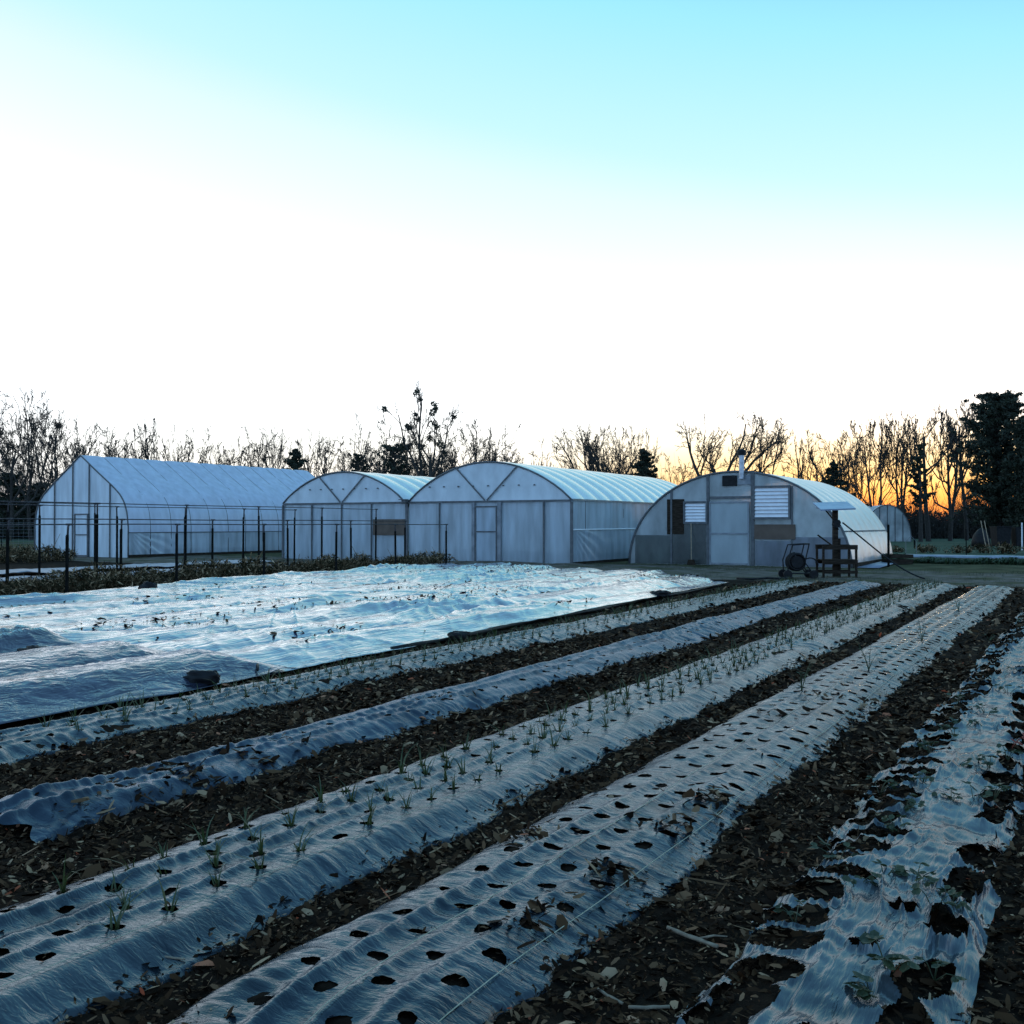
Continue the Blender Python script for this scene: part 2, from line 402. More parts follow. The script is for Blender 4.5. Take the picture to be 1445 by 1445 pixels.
HOLES = {}
def covered_bed(i, name, label, mat, hole_x, pitch, hole_r, off, drop=0.0, zextra=None, edge_jag=.03, wr=1.0, seed=0):
    l0, r0, y0, y1, d, h = BEDS[i]
    ys = s_axis(y0, y1)
    rg = np.random.default_rng(seed + 40)
    nx = 78
    u = np.linspace(0, 1, nx)
    l, r = bed_edges(i, ys)
    jl = edge_jag * 1.6 * fbm(ys * 1.3, np.full_like(ys, 1.7 + i), 4, 2) + .03 * fbm(ys * 6, ys * 0 + i, 2, 1) - .035
    jr = edge_jag * 2.4 * fbm(ys * 1.2, np.full_like(ys, 8.7 + i), 4, 3) + .03 * fbm(ys * 7, ys * 0 + i, 2, 4) + .06
    l = l + jl; r = r + jr
    # ragged ends
    X = l[:, None] + (r - l)[:, None] * u[None, :]
    Y = np.repeat(ys[:, None], nx, 1)
    endw = .22 * fbm(u * 3.0, np.full_like(u, .5 + i), 3, 5)
    k0 = 1 - sstep(0, 1.0, ys - y0)
    Y = Y + k0[:, None] * endw[None, :]
    # holes: nearest hole of a staggered pattern
    cx0 = bed_edges(i, ys)[0] - l0
    nr = len(hole_x)
    nj = int((y1 - y0) / pitch) + 4
    jx = rg.normal(0, .012, (nr, nj)); jy = rg.normal(0, .018, (nr, nj)); rr = hole_r * rg.uniform(.85, 1.12, (nr, nj))
    gone = rg.random((nr, nj)) < drop; sh1 = rg.uniform(.03, .26, (nr, nj)); sh2 = rg.random((nr, nj))
    inside = np.zeros(X.shape, bool); XS = X.copy(); YS = Y.copy(); lip = np.zeros(X.shape)
    cell = (r - l).mean() / nx
    holes = []
    for k in range(nr):
        j = np.clip(np.round((Y - off[k] - y0) / pitch).astype(int), 0, nj - 1)
        hx = hole_x[k] + cx0[:, None] + jx[k][j]; hy = off[k] + y0 + j * pitch + jy[k][j]
        dx = X - hx; dy = Y - hy; an = np.arctan2(dy, dx)
        rad = np.where(gone[k][j], -1.0, rr[k][j] * (1 + sh1[k][j] * np.sin(2 * an + 9 * sh2[k][j]) + .10 * np.sin(3 * an + 70 * sh1[k][j]) + .06 * np.sin(7 * an + 90 * sh1[k][j])))
        dd = np.sqrt(dx * dx + dy * dy * 1.1) + 1e-9
        ok = rad > 0
        ins = ok & (dd < rad)
        sn = ok & (np.abs(dd - rad) < cell * .75)
        f = np.where(sn, rad / dd, 1.0)
        XS = np.where(sn, hx + dx * f, XS); YS = np.where(sn, hy + dy * f, YS)
        inside |= ins & ~sn
        lip += np.where(ok, np.exp(-((dd - rad) / .02) ** 2), 0)
        for jj in range(1, nj):
            yy = off[k] + y0 + jj * pitch + jy[k][jj]
            if not gone[k][jj] and y0 + .1 < yy < y1 - .3:
                holes.append((hole_x[k] + float(np.interp(yy, ys, cx0)) + jx[k][jj], yy))
    X, Y = XS, YS
    v = (X - l[:, None]) / (r - l)[:, None]
    Z = bed_height(X, Y) + .014 + .012 * fbm(X * 2.3, Y * 2.3, 3, 1)
    mid = sstep(.04, .16, v) * (1 - sstep(.86, .97, v))
    Z += mid * (.009 * wr * fbm(X * 4.5, Y * 1.6, 3, 2) + .011 * wr * fbm(X * 3, Y * 20 + 2 * fbm(X * 2, Y, 2, 1), 2, 4) * vnoise(X * 2.2, Y * .9, 3) ** 1.5)
    # ridges along the bed where the film is stretched over drip lines
    for q in range(len(hole_x) - 1):
        xm = (hole_x[q] + hole_x[q + 1]) / 2 + cx0[:, None] + .02 * fbm(Y * .6, Y * 0 + q, 2, q)
        Z += .011 * wr * np.exp(-((X - xm) / .03) ** 2) * (.5 + vnoise(Y * .5, Y * 0 + q * 3.3, 1))
    # pleats down the flank
    fl = sstep(.80, .93, v) + (1 - sstep(.04, .14, v)) * .6
    pl = .55 if i < 3 else .9
    Z += pl * fl * (.010 * fbm(X * 1.5, Y * 7, 3, 6) + .006 * fbm(X * 2, Y * 44, 2, 5) * vnoise(X * 0 + 1, Y * 2.2, 3))
    X = X + pl * fl * .016 * fbm(X * 0 + 2, Y * 14, 2, 7) * (Y > 0)
    # the edge is dug into the soil
    bury = (1 - sstep(0, .06, v)) + sstep(.965, 1.0, v)
    Z -= bury * .05 + .012 * (1 - sstep(0, .12, v)) 
    Z += lip * .007 * (vnoise(X * 9, Y * 9, 2) - .35)
    Z += k0[:, None] * .035 * (fbm(X * 5, Y * 3, 2, 3) + .6)
    if wr > 1.6: Z += mid * .014
    if zextra is not None: Z += zextra(X, Y, v)
    Fq = grid_faces(nx, len(ys))
    ins = inside.ravel()
    keep = ~(ins[Fq].any(1))
    o = np_mesh(name, np.stack([X.ravel(), Y.ravel(), Z.ravel()], 1), Fq[keep], mat, smooth=True)
    tag(o, label, 'mulch film', 'plastic covered planting beds')
    HOLES[i] = holes
    return o

covered_bed(0, 'mulch_film', 'film covered bed of small seedlings running right beside the silver tarp', M['mulch'],
            [-6.56, -6.40, -6.24, -6.09], .20, .028, [.05, .15, .05, .15], drop=.1, seed=1, wr=1.5)
covered_bed(1, 'mulch_film', 'darker sagging film covered bed without seedlings, straw and litter lying on it', M['mulch_old'],
            [-4.86, -4.68, -4.50], .26, .03, [.05, .17, .1], drop=.35, seed=2, wr=2.0, edge_jag=.07)
covered_bed(2, 'mulch_film', 'film covered bed with green onion shoots in most of its holes', M['mulch'],
            [-3.45, -3.30, -3.15, -3.0], .24, .031, [.06, .17, .05, .16], drop=.05, seed=3, wr=1.55)
covered_bed(3, 'mulch_film', 'film covered bed full of empty round holes with a pale string along one edge', M['mulch'],
            [-2.20, -2.04, -1.88, -1.72], .255, .037, [.17, .04, .15, .27], drop=.02, seed=4, wr=1.35)

# torn film on the last bed
def torn_bed():
    l0, r0, y0, y1, d, h = BEDS[4]
    ys = s_axis(y0, y1, .010, .026); nx = 110
    u = np.linspace(0, 1, nx)
    l, r = bed_edges(4, ys); c0 = l - l0
    l = l - .03 + .05 * fbm(ys * 2.4, ys * 0 + 3, 4, 2); r = r + .02 + .06 * fbm(ys * 2.1, ys * 0 + 6, 4, 4)
    X = l[:, None] + (r - l)[:, None] * u; Y = np.repeat(ys[:, None], nx, 1)
    v = np.repeat(u[None, :], len(ys), 0); Xl = X - c0[:, None]
    rg = np.random.default_rng(17)
    # torn openings: a row of wide ones on the left, long ones on the right, a few in the middle
    wv = Xl + .05 * fbm(X * 6, Y * 6, 3, 1); wy = Y + .06 * fbm(X * 7, Y * 5, 3, 2)
    D = np.full(X.shape, 9.0)
    def hole(cx, cy, a, b, rot=0.0):
        m = np.abs(ys - cy) < max(a, b) + .15
        if not m.any(): return
        dx, dy = wv[m] - cx, wy[m] - cy
        q = np.hypot((dx * math.cos(rot) + dy * math.sin(rot)) / a, (-dx * math.sin(rot) + dy * math.cos(rot)) / b)
        D[m] = np.minimum(D[m], q)
    y = y0
    while y < y1:
        hole(-.93 + rg.normal(0, .025), y + rg.normal(0, .03), rg.uniform(.10, .16), rg.uniform(.06, .125), rg.normal(-.25, .3))
        if rg.random() < .35: hole(-1.06 + rg.normal(0, .02), y + .14, rg.uniform(.05, .09), rg.uniform(.03, .07))
        y += rg.uniform(.19, .30)
    y = y0
    while y < y1:
        if rg.random() < .85: hole(-.455 + rg.normal(0, .025), y, rg.uniform(.05, .085), rg.uniform(.09, .22), rg.normal(0, .25))
        if rg.random() < .3: hole(-.36, y + .2, rg.uniform(.05, .08), rg.uniform(.06, .14))
        if rg.random() < .1: hole(rg.uniform(-.78, -.6), y + .1, rg.uniform(.035, .06), rg.uniform(.03, .06))
        y += rg.uniform(.32, .5)
    cut = D < 1
    cut |= (v < .03) & (vnoise(X * 5, Y * 4, 3) > .5)
    Z = ground_z(X, Y) + .020
    centre = np.exp(-((Xl + .69) / .17) ** 2)
    Z += .030 * centre + .014 * fbm(X * 2.0, Y * 1.6, 2, 3)
    # gathered folds running along, fanning out towards the openings
    ph = X * 15 + 1.7 * fbm(X * 2, Y * 1.4, 2, 1) + .6 * fbm(X * 5, Y * 4, 2, 5)
    rid = 1 - np.abs(fbm(ph, Y * .7, 3, 4))
    Z += (.014 + .024 * np.exp(-((D - 1) / .6) ** 2)) * rid ** 4 * (.35 + vnoise(X * 3, Y * 1.8, 2))
    Z += .004 * fbm(X * 30, Y * 4, 2, 6)
    Z += .022 * np.exp(-((D - 1) / .22) ** 2) * (vnoise(X * 7, Y * 7, 4) - .1)
    Z -= .03 * (1 - sstep(0, .06, v)) * vnoise(X * 3, Y * 3, 1) + .03 * sstep(.94, 1, v) * vnoise(X * 3, Y * 3, 2)
    Fq = grid_faces(nx, len(ys)); c = cut.ravel()
    o = np_mesh('mulch_film', np.stack([X.ravel(), Y.ravel(), Z.ravel()], 1), Fq[c[Fq].sum(1) < 2], M['torn'], smooth=True)
    tag(o, 'torn shredded pale film strip with big ragged openings and berry plants growing through', 'mulch film', 'plastic covered planting beds')
torn_bed()

# ------------------------------------------------------------------ wood chips and leaf litter
def chips(n, xr, yr, size, seed, rule):
    rg = np.random.default_rng(seed)
    x = rg.uniform(*xr, n); y = rg.uniform(*yr, n)
    k = rule(x, y, rg); x = x[k]; y = y[k]; n = len(x)
    L = size * rg.lognormal(-.1, .62, n).clip(.2, 2.6) * .5; W = L * rg.uniform(.18, .6, n)
    a = rg.uniform(0, math.pi * 2, n); pit = rg.normal(0, .35, n); rol = rg.normal(0, .4, n)
    z = ground_z(x, y) + rg.uniform(.001, .018, n)
    ca, sa = np.cos(a), np.sin(a)
    lx, ly, lz = ca * np.cos(pit), sa * np.cos(pit), np.sin(pit)
    wx_, wy_, wz_ = -sa * np.cos(rol), ca * np.cos(rol), np.sin(rol)
    bow = W * rg.uniform(-.3, .5, n)
    P = []
    for i, j, b in ((-1, -.55, 0), (-.15, -1, 1), (1, -.35, 0), (.9, .5, 0), (.1, 1, 1), (-.85, .45, 0)):
        P.append(np.stack([x + lx * L * i + wx_ * W * j, y + ly * L * i + wy_ * W * j, z + lz * L * i + wz_ * W * j + bow * b], 1))
    V = np.stack(P, 1).reshape(-1, 3)
    b = np.arange(n)[:, None] * 6
    Fq = np.concatenate([b + np.array([[0, 1, 4, 5]]), b + np.array([[1, 2, 3, 4]])])
    return V, Fq

def off_bed(x, y, rg):
    k = np.ones(len(x), bool)
    if x.min() > .85: return k
    for i in range(4):
        l, r = bed_edges(i, y); y0, y1 = BEDS[i][2], BEDS[i][3]
        k &= ~((x > l + .03 + rg.normal(0, .03, len(x))) & (x < r - .02 + rg.normal(0, .03, len(x))) & (y > y0 + .1) & (y < y1))
    l, r = bed_edges(4, y)
    k &= ~((x > l + .1) & (x < r - .1) & (rg.random(len(x)) < .55))
    k &= ~((x < -6.75 - .045 * (y - 4)) & (y < 25))
    k &= depth_of(x, y) > 2.3
    return k
def straw(n):
    V, Fq = chips(n, (-7, .9), (1.8, 12), .10, 6, off_bed)
    c = V.reshape(-1, 6, 3); m = c.mean(1)[:, None, :]; ax = c[:, 2] - c[:, 5]; ax /= np.linalg.norm(ax, axis=1)[:, None]
    d = c - m; al = (d * ax[:, None, :]).sum(2)[:, :, None] * ax[:, None, :]
    return (m + al + (d - al) * .12 + np.array([0, 0, .004])).reshape(-1, 3), Fq
parts = [chips(78000, (-7, .9), (1.6, 6.2), .030, 1, off_bed), chips(60000, (-7, .6), (6.2, 12), .040, 2, off_bed), chips(26000, (-7.6, .6), (12, 26.6), .062, 3, off_bed),
         chips(1800, (-7, .9), (1.8, 9), .055, 4, off_bed), chips(90000, (-7, .9), (1.6, 7), .011, 5, lambda x, y, r: off_bed(x, y, r) & (vnoise(x * 3, y * 3, 2) > .3)),
         straw(2600), chips(30000, (.9, 5.5), (1.6, 26), .045, 7, off_bed)]
vs, fs, o_ = [], [], 0
for v_, f_ in parts:
    vs.append(v_); fs.append(f_ + o_); o_ += len(v_)
ch = np_mesh('wood_chips', np.concatenate(vs), np.concatenate(fs), M['chips'])
tag(ch, 'dark brown wood chips and leaf litter covering the paths between the beds', 'wood chips', kind='stuff')

# litter that has spilled onto the films
def spill():
    spots = []
    rg = np.random.default_rng(61)
    def put(px, py, n, sx, sy): 
        dd = EYE * F / (py - HY) * .955
        x, y = at(px, dd)
        spots.append((x, y, n, sx, sy))
    for a in ((868, 1232, 70, .06, .05), (760, 1290, 55, .05, .09), (950, 1168, 60, .10, .05), (1000, 1130, 40, .08, .06), (735, 1180, 90, .10, .07), (1010, 1125, 50, .06, .06),
              (270, 1092, 140, .22, .05), (170, 1110, 90, .18, .05), (120, 1135, 60, .2, .05), (430, 1050, 40, .2, .06), (60, 1128, 40, .16, .06),
              (360, 1068, 50, .2, .05), (610, 985, 70, .3, .06), (1180, 985, 70, .3, .1), (1090, 1010, 30, .1, .1)): put(*a)
    for b in (0, 1, 2, 3):
        for x, y in HOLES[b]:
            if depth_of(x, y) < 10 and rg.random() < .75: spots.append((x + rg.normal(0, .012), y + rg.normal(0, .012), int(rg.integers(3, 11)), .022, .016))
    V, Fc, o = [], [], 0
    for x, y, n, sx, sy in spots:
        cx = x + rg.normal(0, sx, n); cy = y + rg.normal(0, sy, n) * 1.5
        def rule(a, b, c): return np.ones(len(a), bool)
        v_, f_ = chips(n, (0, 1), (0, 1), .04 if sx > .03 else .013, int(rg.integers(1e6)), rule)
        c = v_.reshape(n, 6, 3); ctr = c.mean(1)
        tgt = np.stack([cx, cy, bed_height(cx, cy) + (.03 if sx > .03 else .018) + .01 * rg.random(n)], 1)
        c = c - ctr[:, None, :] + tgt[:, None, :]
        V.append(c.reshape(-1, 3)); Fc.append(f_ + o); o += n * 6
    so = np_mesh('leaf_litter', np.concatenate(V), np.concatenate(Fc), M['chips'])
    tag(so, 'small heaps of brown litter spilled onto the bed films', 'litter', kind='stuff')
spill()

def stick(px, py, length, ang, r, label, fork=False):
    d = EYE * F / (py - HY); x, y = at(px, d)
    mb = MB(); pts = []; rr = []
    for k in range(6):
        t = k / 5 - .5
        pts.append((t * length, .004 * math.sin(k * 1.9), .002 * math.cos(k * 2.3))); rr.append(r * (1.05 - .25 * abs(t) + .1 * math.sin(k * 3)))
    mb.tube(pts, rr, 7)
    if fork: mb.tube([(0.02, 0, .0), (.06, .05, .01), (.10, .075, .012)], [r * .6, r * .5, r * .25], 6)
    o = mb.build('stick', M['stick'], smooth=True)
    o.location = (x, y, float(ground_z(np.array([x]), np.array([y]))[0]) + r + .012); o.rotation_euler = (0, .05, ang)
    tag(o, label, 'stick')
stick(975, 1328, .21, R(-12), .0075, 'pale forked stick on the chips beside the torn film', True)
stick(915, 1425, .13, R(38), .0055, 'short split stick lying flat at the near edge of the chip path')
stick(232, 1358, .16, R(22), .004, 'thin straw coloured stick near the start of the onion bed')
stick(860, 1408, .11, R(-20), .005, 'small grey stick lying on chips left of the short split one')

def twine(i, xo, y0, y1, label, zo=.034, r=.0019):
    pts = []
    for y in np.arange(y0, y1, .12):
        x = xo + bed_edges(i, np.array([y]))[0][0] - BEDS[i][0] + .006 * math.sin(y * 1.7)
        z = float(bed_height(np.array([x]), np.array([y]))[0]) + zo + .004 * math.sin(y * 5)
        pts.append((x, y, z))
    o = MB().tube(pts, r, 5).build('string', M['string'], smooth=True)
    tag(o, label, 'string', 'strings along the beds')
twine(3, -1.635, 2.0, 17, 'pale string stretched along the right edge of the bed of empty holes')
twine(3, -1.96, 2.2, 13, 'pale string running down the middle of the bed of empty holes', zo=.04, r=.0016)
twine(2, -2.90, 1.7, 9, 'thin string along the near side of the onion shoot bed', zo=.03, r=.0015)

# ------------------------------------------------------------------ seedlings
def blade_verts(rg, n, hmin, hmax, w, spread, lean=.5):
    V, Fq = [], []
    for b in range(n):
        a = rg.uniform(0, 6.28); h = rg.uniform(hmin, hmax); sp = rg.uniform(.1, 1) * spread; bend = rg.uniform(0, lean)
        px, py = math.cos(a), math.sin(a); sx, sy = -py, px
        base = len(V); m = 5
        ox, oy = rg.normal(0, .006), rg.normal(0, .006)
        for k in range(m):
            t = k / (m - 1)
            rad = sp * t + bend * h * t ** 3
            z = h * (t - .35 * bend * t ** 3) - .02
            ww = w * (1 - t ** 1.6) + .0004
            V.append((ox + px * rad + sx * ww, oy + py * rad + sy * ww, z)); V.append((ox + px * rad - sx * ww, oy + py * rad - sy * ww, z))
        for k in range(m - 1):
            Fq.append((base + 2 * k, base + 2 * k + 1, base + 2 * k + 3, base + 2 * k + 2))
    return np.array(V), np.array(Fq)

def mesh_of(name, V, Fq, mat):
    o = np_mesh(name, V, Fq, mat); return o

def seedlings(bed, prob, near_n, y_lo, hrange, label, group, stuff_label, seed, nbl=(3, 9), w=.0048):
    rg = np.random.default_rng(seed)
    protos = []
    for k in range(7):
        V, Fq = blade_verts(rg, int(rg.integers(*nbl)), hrange[0], hrange[1] * rg.uniform(.6, 1.1), w, rg.uniform(.04, .11), rg.uniform(.4, 1.3))
        protos.append((V, Fq))
    spots = [(x, y) for x, y in HOLES[bed] if rg.random() < prob and y > y_lo]
    spots.sort(key=lambda p: depth_of(*p))
    first = {}
    VV, FF, off = [], [], 0
    for n, (x, y) in enumerate(spots):
        k = int(rg.integers(7)); sc = rg.uniform(.75, 1.2); a = rg.uniform(0, 6.28)
        z = float(bed_height(np.array([x]), np.array([y]))[0]) + .004
        if n < near_n:
            if k not in first:
                o = np_mesh('onion_seedling', protos[k][0], protos[k][1], M['onion']); first[k] = o
            else:
                o = first[k].copy(); COL.objects.link(o)
            o.location = (x, y, z); o.rotation_euler = (0, 0, a); o.scale = (sc, sc, sc)
            tag(o, label, 'seedling', group)
        else:
            V, Fq = protos[k]; c, s = math.cos(a) * sc, math.sin(a) * sc
            VV.append(np.stack([x + V[:, 0] * c - V[:, 1] * s, y + V[:, 0] * s + V[:, 1] * c, z + V[:, 2] * sc], 1)); FF.append(Fq + off); off += len(V)
    if VV:
        o = np_mesh('onion_shoots', np.concatenate(VV), np.concatenate(FF), M['onion'])
        tag(o, stuff_label, 'seedlings', kind='stuff')
seedlings(2, .86, 150, 2.3, (.09, .20), 'green onion seedling with thin upright blades in a hole of the onion bed', 'onion seedlings in the bed second from the torn film', 'far onion shoots filling the end of the onion bed', 5)
seedlings(0, .92, 95, 4.5, (.09, .19), 'small onion seedling in the bed beside the silver tarp', 'onion seedlings in the bed beside the silver tarp', 'far onion shoots at the end of the bed beside the tarp', 6, nbl=(4, 8))

seedlings(1, .4, 40, 4.5, (.04, .10), 'tiny stunted seedling on the darker sagging bed', 'stunted seedlings on the sagging bed', 'far stunted seedlings on the sagging bed', 9, nbl=(3, 5))
# straw pieces on bed 2 come with the litter; a few tall weeds in the empty-hole bed
def weeds():
    rg = np.random.default_rng(77)
    labels = ['weed sprouting from the bed of empty holes, nearest of four along it', 'spindly weed standing in the middle of the empty hole bed', 'leafy weed near the far end of the empty hole bed', 'tallest weed at the far end of the empty hole bed']
    for k, (px, py) in enumerate(((1130, 975), (1225, 945), (1300, 905), (1352, 862))):
        x, y = at(px, EYE * F / (py - HY) * .95)
        mb = MB()
        for s in range(5):
            a = rg.uniform(0, 6.28); L = rg.uniform(.12, .3)
            tip = (math.cos(a) * L * .45, math.sin(a) * L * .45, L)
            mb.tube([(0, 0, 0), (tip[0] * .4, tip[1] * .4, L * .55), tip], [.004, .003, .001], 4)
            for q in range(5):
                t = rg.uniform(.4, 1); c = np.array(tip) * t; b = rg.uniform(0, 6.28); l2 = rg.uniform(.02, .045)
                d = np.array((math.cos(b), math.sin(b), .3)); e = np.array((-math.sin(b), math.cos(b), 0))
                mb.face([c, c + d * l2 * .5 + e * l2 * .25, c + d * l2, c + d * l2 * .5 - e * l2 * .25])
        o = mb.build('weed', M['green_plant']); o.location = (x, y, .07)
        tag(o, labels[k], 'weed', 'weeds in the empty hole bed')
weeds()

def strawberry(name, x, y, n, size, rg, mat, label):
    mb = MB()
    for s in range(n):
        a = rg.uniform(0, 6.28); L = rg.uniform(.04, .11) * size; h = rg.uniform(.03, .09) * size
        tip = np.array((math.cos(a) * L, math.sin(a) * L, h + .02))
        mb.tube([(0, 0, 0), tuple(tip * .55 + np.array((0, 0, .015))), tuple(tip)], [.0022, .002, .0012], 4, cap=False)
        for q in (-1, 0, 1):
            b = a + q * 1.15 + rg.normal(0, .15); l2 = rg.uniform(.035, .055) * size; w2 = l2 * .42
            d = np.array((math.cos(b), math.sin(b), rg.normal(-.1, .3))); e = np.array((-math.sin(b), math.cos(b), rg.normal(0, .3)))
            m1 = tip + d * l2 * .5 - np.array((0, 0, .006))
            mb.face([tip, tip + d * l2 * .3 + e * w2 * .8, tip + d * l2 * .7 + e * w2 * .9, tip + d * l2, m1])
            mb.face([tip, m1, tip + d * l2, tip + d * l2 * .7 - e * w2 * .9, tip + d * l2 * .3 - e * w2 * .8])
    o = mb.build(name, mat); z = float(ground_z(np.array([x]), np.array([y]))[0])
    o.location = (x, y, z + .015)
    tag(o, label, 'berry plant', 'berry plants in the torn film bed')
def berries():
    rg = np.random.default_rng(31)
    spots = [(1345, 1098, 1), (1300, 1125, .9), (1395, 1100, 1), (1372, 1150, 1.1), (1340, 1155, .9), (1275, 1160, .9), (1240, 1128, 1), (1265, 1190, .9), (1180, 1232, 1.0),
             (1245, 1262, 1), (1290, 1268, 1), (1315, 1305, 1), (1205, 1280, .9), (1120, 1318, .8), (1250, 1405, 1.2), (1225, 1420, 1.1), (1315, 1395, .9), (1340, 1300, .8),
             (1360, 1040, 1), (1420, 1085, 1), (1350, 1000, 1.1), (1390, 1020, 1), (1345, 1050, 1), (1430, 960, 1.1), (1310, 1075, 1), (1400, 1140, 1), (1420, 990, 1.1), (1395, 905, 1), (1440, 885, 1)]
    for k, (px, py, s) in enumerate(spots):
        x, y = at(px, EYE * F / (py - HY))
        strawberry('berry_plant', x, y, int(rg.integers(4, 7)), s * .8, rg, M['berry'], 'low dark green berry plant growing through the torn film')
    x, y = at(1425, EYE * F / (1068 - HY)); strawberry('berry_plant', x, y, 3, .9, rg, M['berry_red'], 'bright red leaved berry plant at the right side of the torn film')
berries()

# ------------------------------------------------------------------ silver tarps
def tarp(name, label, y0, y1, lf, rf, nx, ny, mat, zb, near_edge=False, cut_far=None, seed=0, amp=1.0):
    v = np.linspace(0, 1, ny); u = np.linspace(0, 1, nx)
    U, Vv = np.meshgrid(u, v)
    yb = y0 + (y1 - y0) * Vv
    X = lf(yb) + (rf(yb) - lf(yb)) * U
    Y = yb.copy()
    if cut_far is not None:
        far = cut_far(X); Y = y0 + (far - y0) * Vv
        X = lf(Y) + (rf(Y) - lf(Y)) * U
    Y = Y + .25 * fbm(X * .5, X * 0 + seed, 3, 2) * (1 - Vv) ** 8 + .25 * fbm(X * .6, X * 0 + seed + 3, 3, 4) * Vv ** 12
    X = X + (.10 * fbm(Y * .5, Y * 0 + seed, 3, 1)) * ((U < .03) | (U > .97))
    w = X + .35 * fbm(X * .3, Y * .22, 2, 3)
    bedw = 1.38
    ph = w / bedw * 2 * math.pi
    fur = np.abs((w / bedw) % 1.0 - .5) * 2           # 1 in the furrow, 0 on the bed
    Z = zb + amp * (.15 * (1 - fur ** 2.2) + .012 * fbm(X * .7, Y * .4, 2, 5))
    def crease(ang, fa, fl_, k, warp=.5):
        c_, s_ = math.cos(ang), math.sin(ang)
        a_ = X * c_ + Y * s_; l_ = -X * s_ + Y * c_
        return 1 - np.abs(fbm(a_ * fa + warp * fbm(X * .6, Y * .5, 2, k), l_ * fl_, 2, k + 1))
    Z += amp * .11 * crease(.08, 2.2, .13, 1) ** 6 * sstep(.35, .75, vnoise(X * .5, Y * .3, 2))
    Z += amp * .035 * crease(-.35, 3.2, .35, 3) ** 6 * sstep(.4, .8, vnoise(X * .6 + 5, Y * .45, 3))
    Z += amp * .03 * crease(.75, 2.8, .4, 5) ** 6 * sstep(.45, .85, vnoise(X * .6 + 9, Y * .5, 4))
    Z += amp * .02 * crease(1.35, 3.0, .7, 2) ** 5 * sstep(.45, .8, vnoise(X * .7 + 2, Y * .6, 6))
    pl = sstep(.35, .85, fur) * (1 - sstep(.93, 1.0, fur))
    Z += amp * .050 * pl * fbm(X * .9 + .5 * Y, Y * 3.2 - X * 1.2, 3, 3) * sstep(.3, .7, vnoise(X * .4, Y * .35, 1))
    Z += amp * .022 * crease(.2, 7.5, 1.1, 4, .9) ** 3 * vnoise(X * 1.2, Y * 1.0, 5)
    e = np.minimum(np.minimum(U, 1 - U) * (rf(yb) - lf(yb)), np.minimum(Vv, 1 - Vv) * (y1 - y0))
    Z = Z * (.35 + .65 * sstep(0, .5, e)) + .012
    if near_edge: Z += .03 * np.exp(-(((1 - Vv) * (y1 - y0) - .15) / .15) ** 2)
    o = np_mesh(name, np.stack([X.ravel(), Y.ravel(), Z.ravel()], 1), grid_faces(nx, ny), mat, smooth=True)
    tag(o, label, 'tarp', 'tarps over the left beds')
    m = o.modifiers.new('thickness', 'SOLIDIFY'); m.thickness = .004; m.offset = -1
    return o
far_x = np.array([-21, -20, -16.5, -11.5, -8.0, -7.0]); far_y = np.array([29.4, 29.2, 27.8, 27.4, 24.2, 23.8])
tarp('tarp', 'large wrinkled silver tarp shining across the beds in front of the houses', 6.6, 29,
     lambda y: -17.7 - .14 * np.maximum(y - 13, -2), lambda y: -6.92 - .045 * (y - 5), 300, 470, M['tarp'], .03,
     cut_far=lambda X: np.interp(X, far_x, far_y), seed=1)
tarp('tarp', 'darker rumpled tarp at the left edge overlapping the big silver one', 2.6, 7.5,
     lambda y: -15.5 + 0 * y, lambda y: -6.86 + 0 * y, 210, 150, M['tarp_dark'], .075, near_edge=True, seed=6, amp=1.15)

# dry debris lying in the furrows of the tarp
def tarp_debris():
    rg = np.random.default_rng(91)
    n = 20000
    x = rg.uniform(-19.5, -7.4, n); y = rg.uniform(8, 28, n)
    k = (fbm(x * 2.6, y * .4, 3, 2) > .19) & (fbm(x * .6, y * .4, 2, 5) > -.25) & (x > -17.6 - .14 * np.maximum(y - 13, -2)) & (x < -7.1 - .045 * (y - 5)) & (y < np.interp(x, far_x, far_y) - .3)
    x, y = x[k], y[k]; n = len(x)
    v_, f_ = chips(n, (0, 1), (0, 1), .05, 8, lambda a, b, c: np.ones(len(a), bool))
    c = v_.reshape(n, 6, 3); c = c - c.mean(1)[:, None, :]
    tz = sample_z(tarp_obj, x, y)
    c = c + np.stack([x, y, tz + .012], 1)[:, None, :]
    o = np_mesh('dry_debris', c.reshape(-1, 3), f_, M['chips'])
    tag(o, 'dark dry plant debris scattered in lines over the silver tarp', 'debris', kind='stuff')
from mathutils.bvhtree import BVHTree
tarp_obj = [o for o in COL.objects if o.get('category') == 'tarp'][0]
_bv = {}
def sample_z(o, x, y):
    if o.name not in _bv:
        me = o.data; co = np.empty(len(me.vertices) * 3); me.vertices.foreach_get('co', co)
        _bv[o.name] = BVHTree.FromPolygons([tuple(p) for p in co.reshape(-1, 3)], [tuple(p.vertices) for p in me.polygons])
    t = _bv[o.name]; z = []
    for a, b in zip(x, y):
        h = t.ray_cast((a, b, 5), (0, 0, -1))[0]
        z.append(h.z if h is not None else 0.05)
    return np.array(z)
tarp_debris()

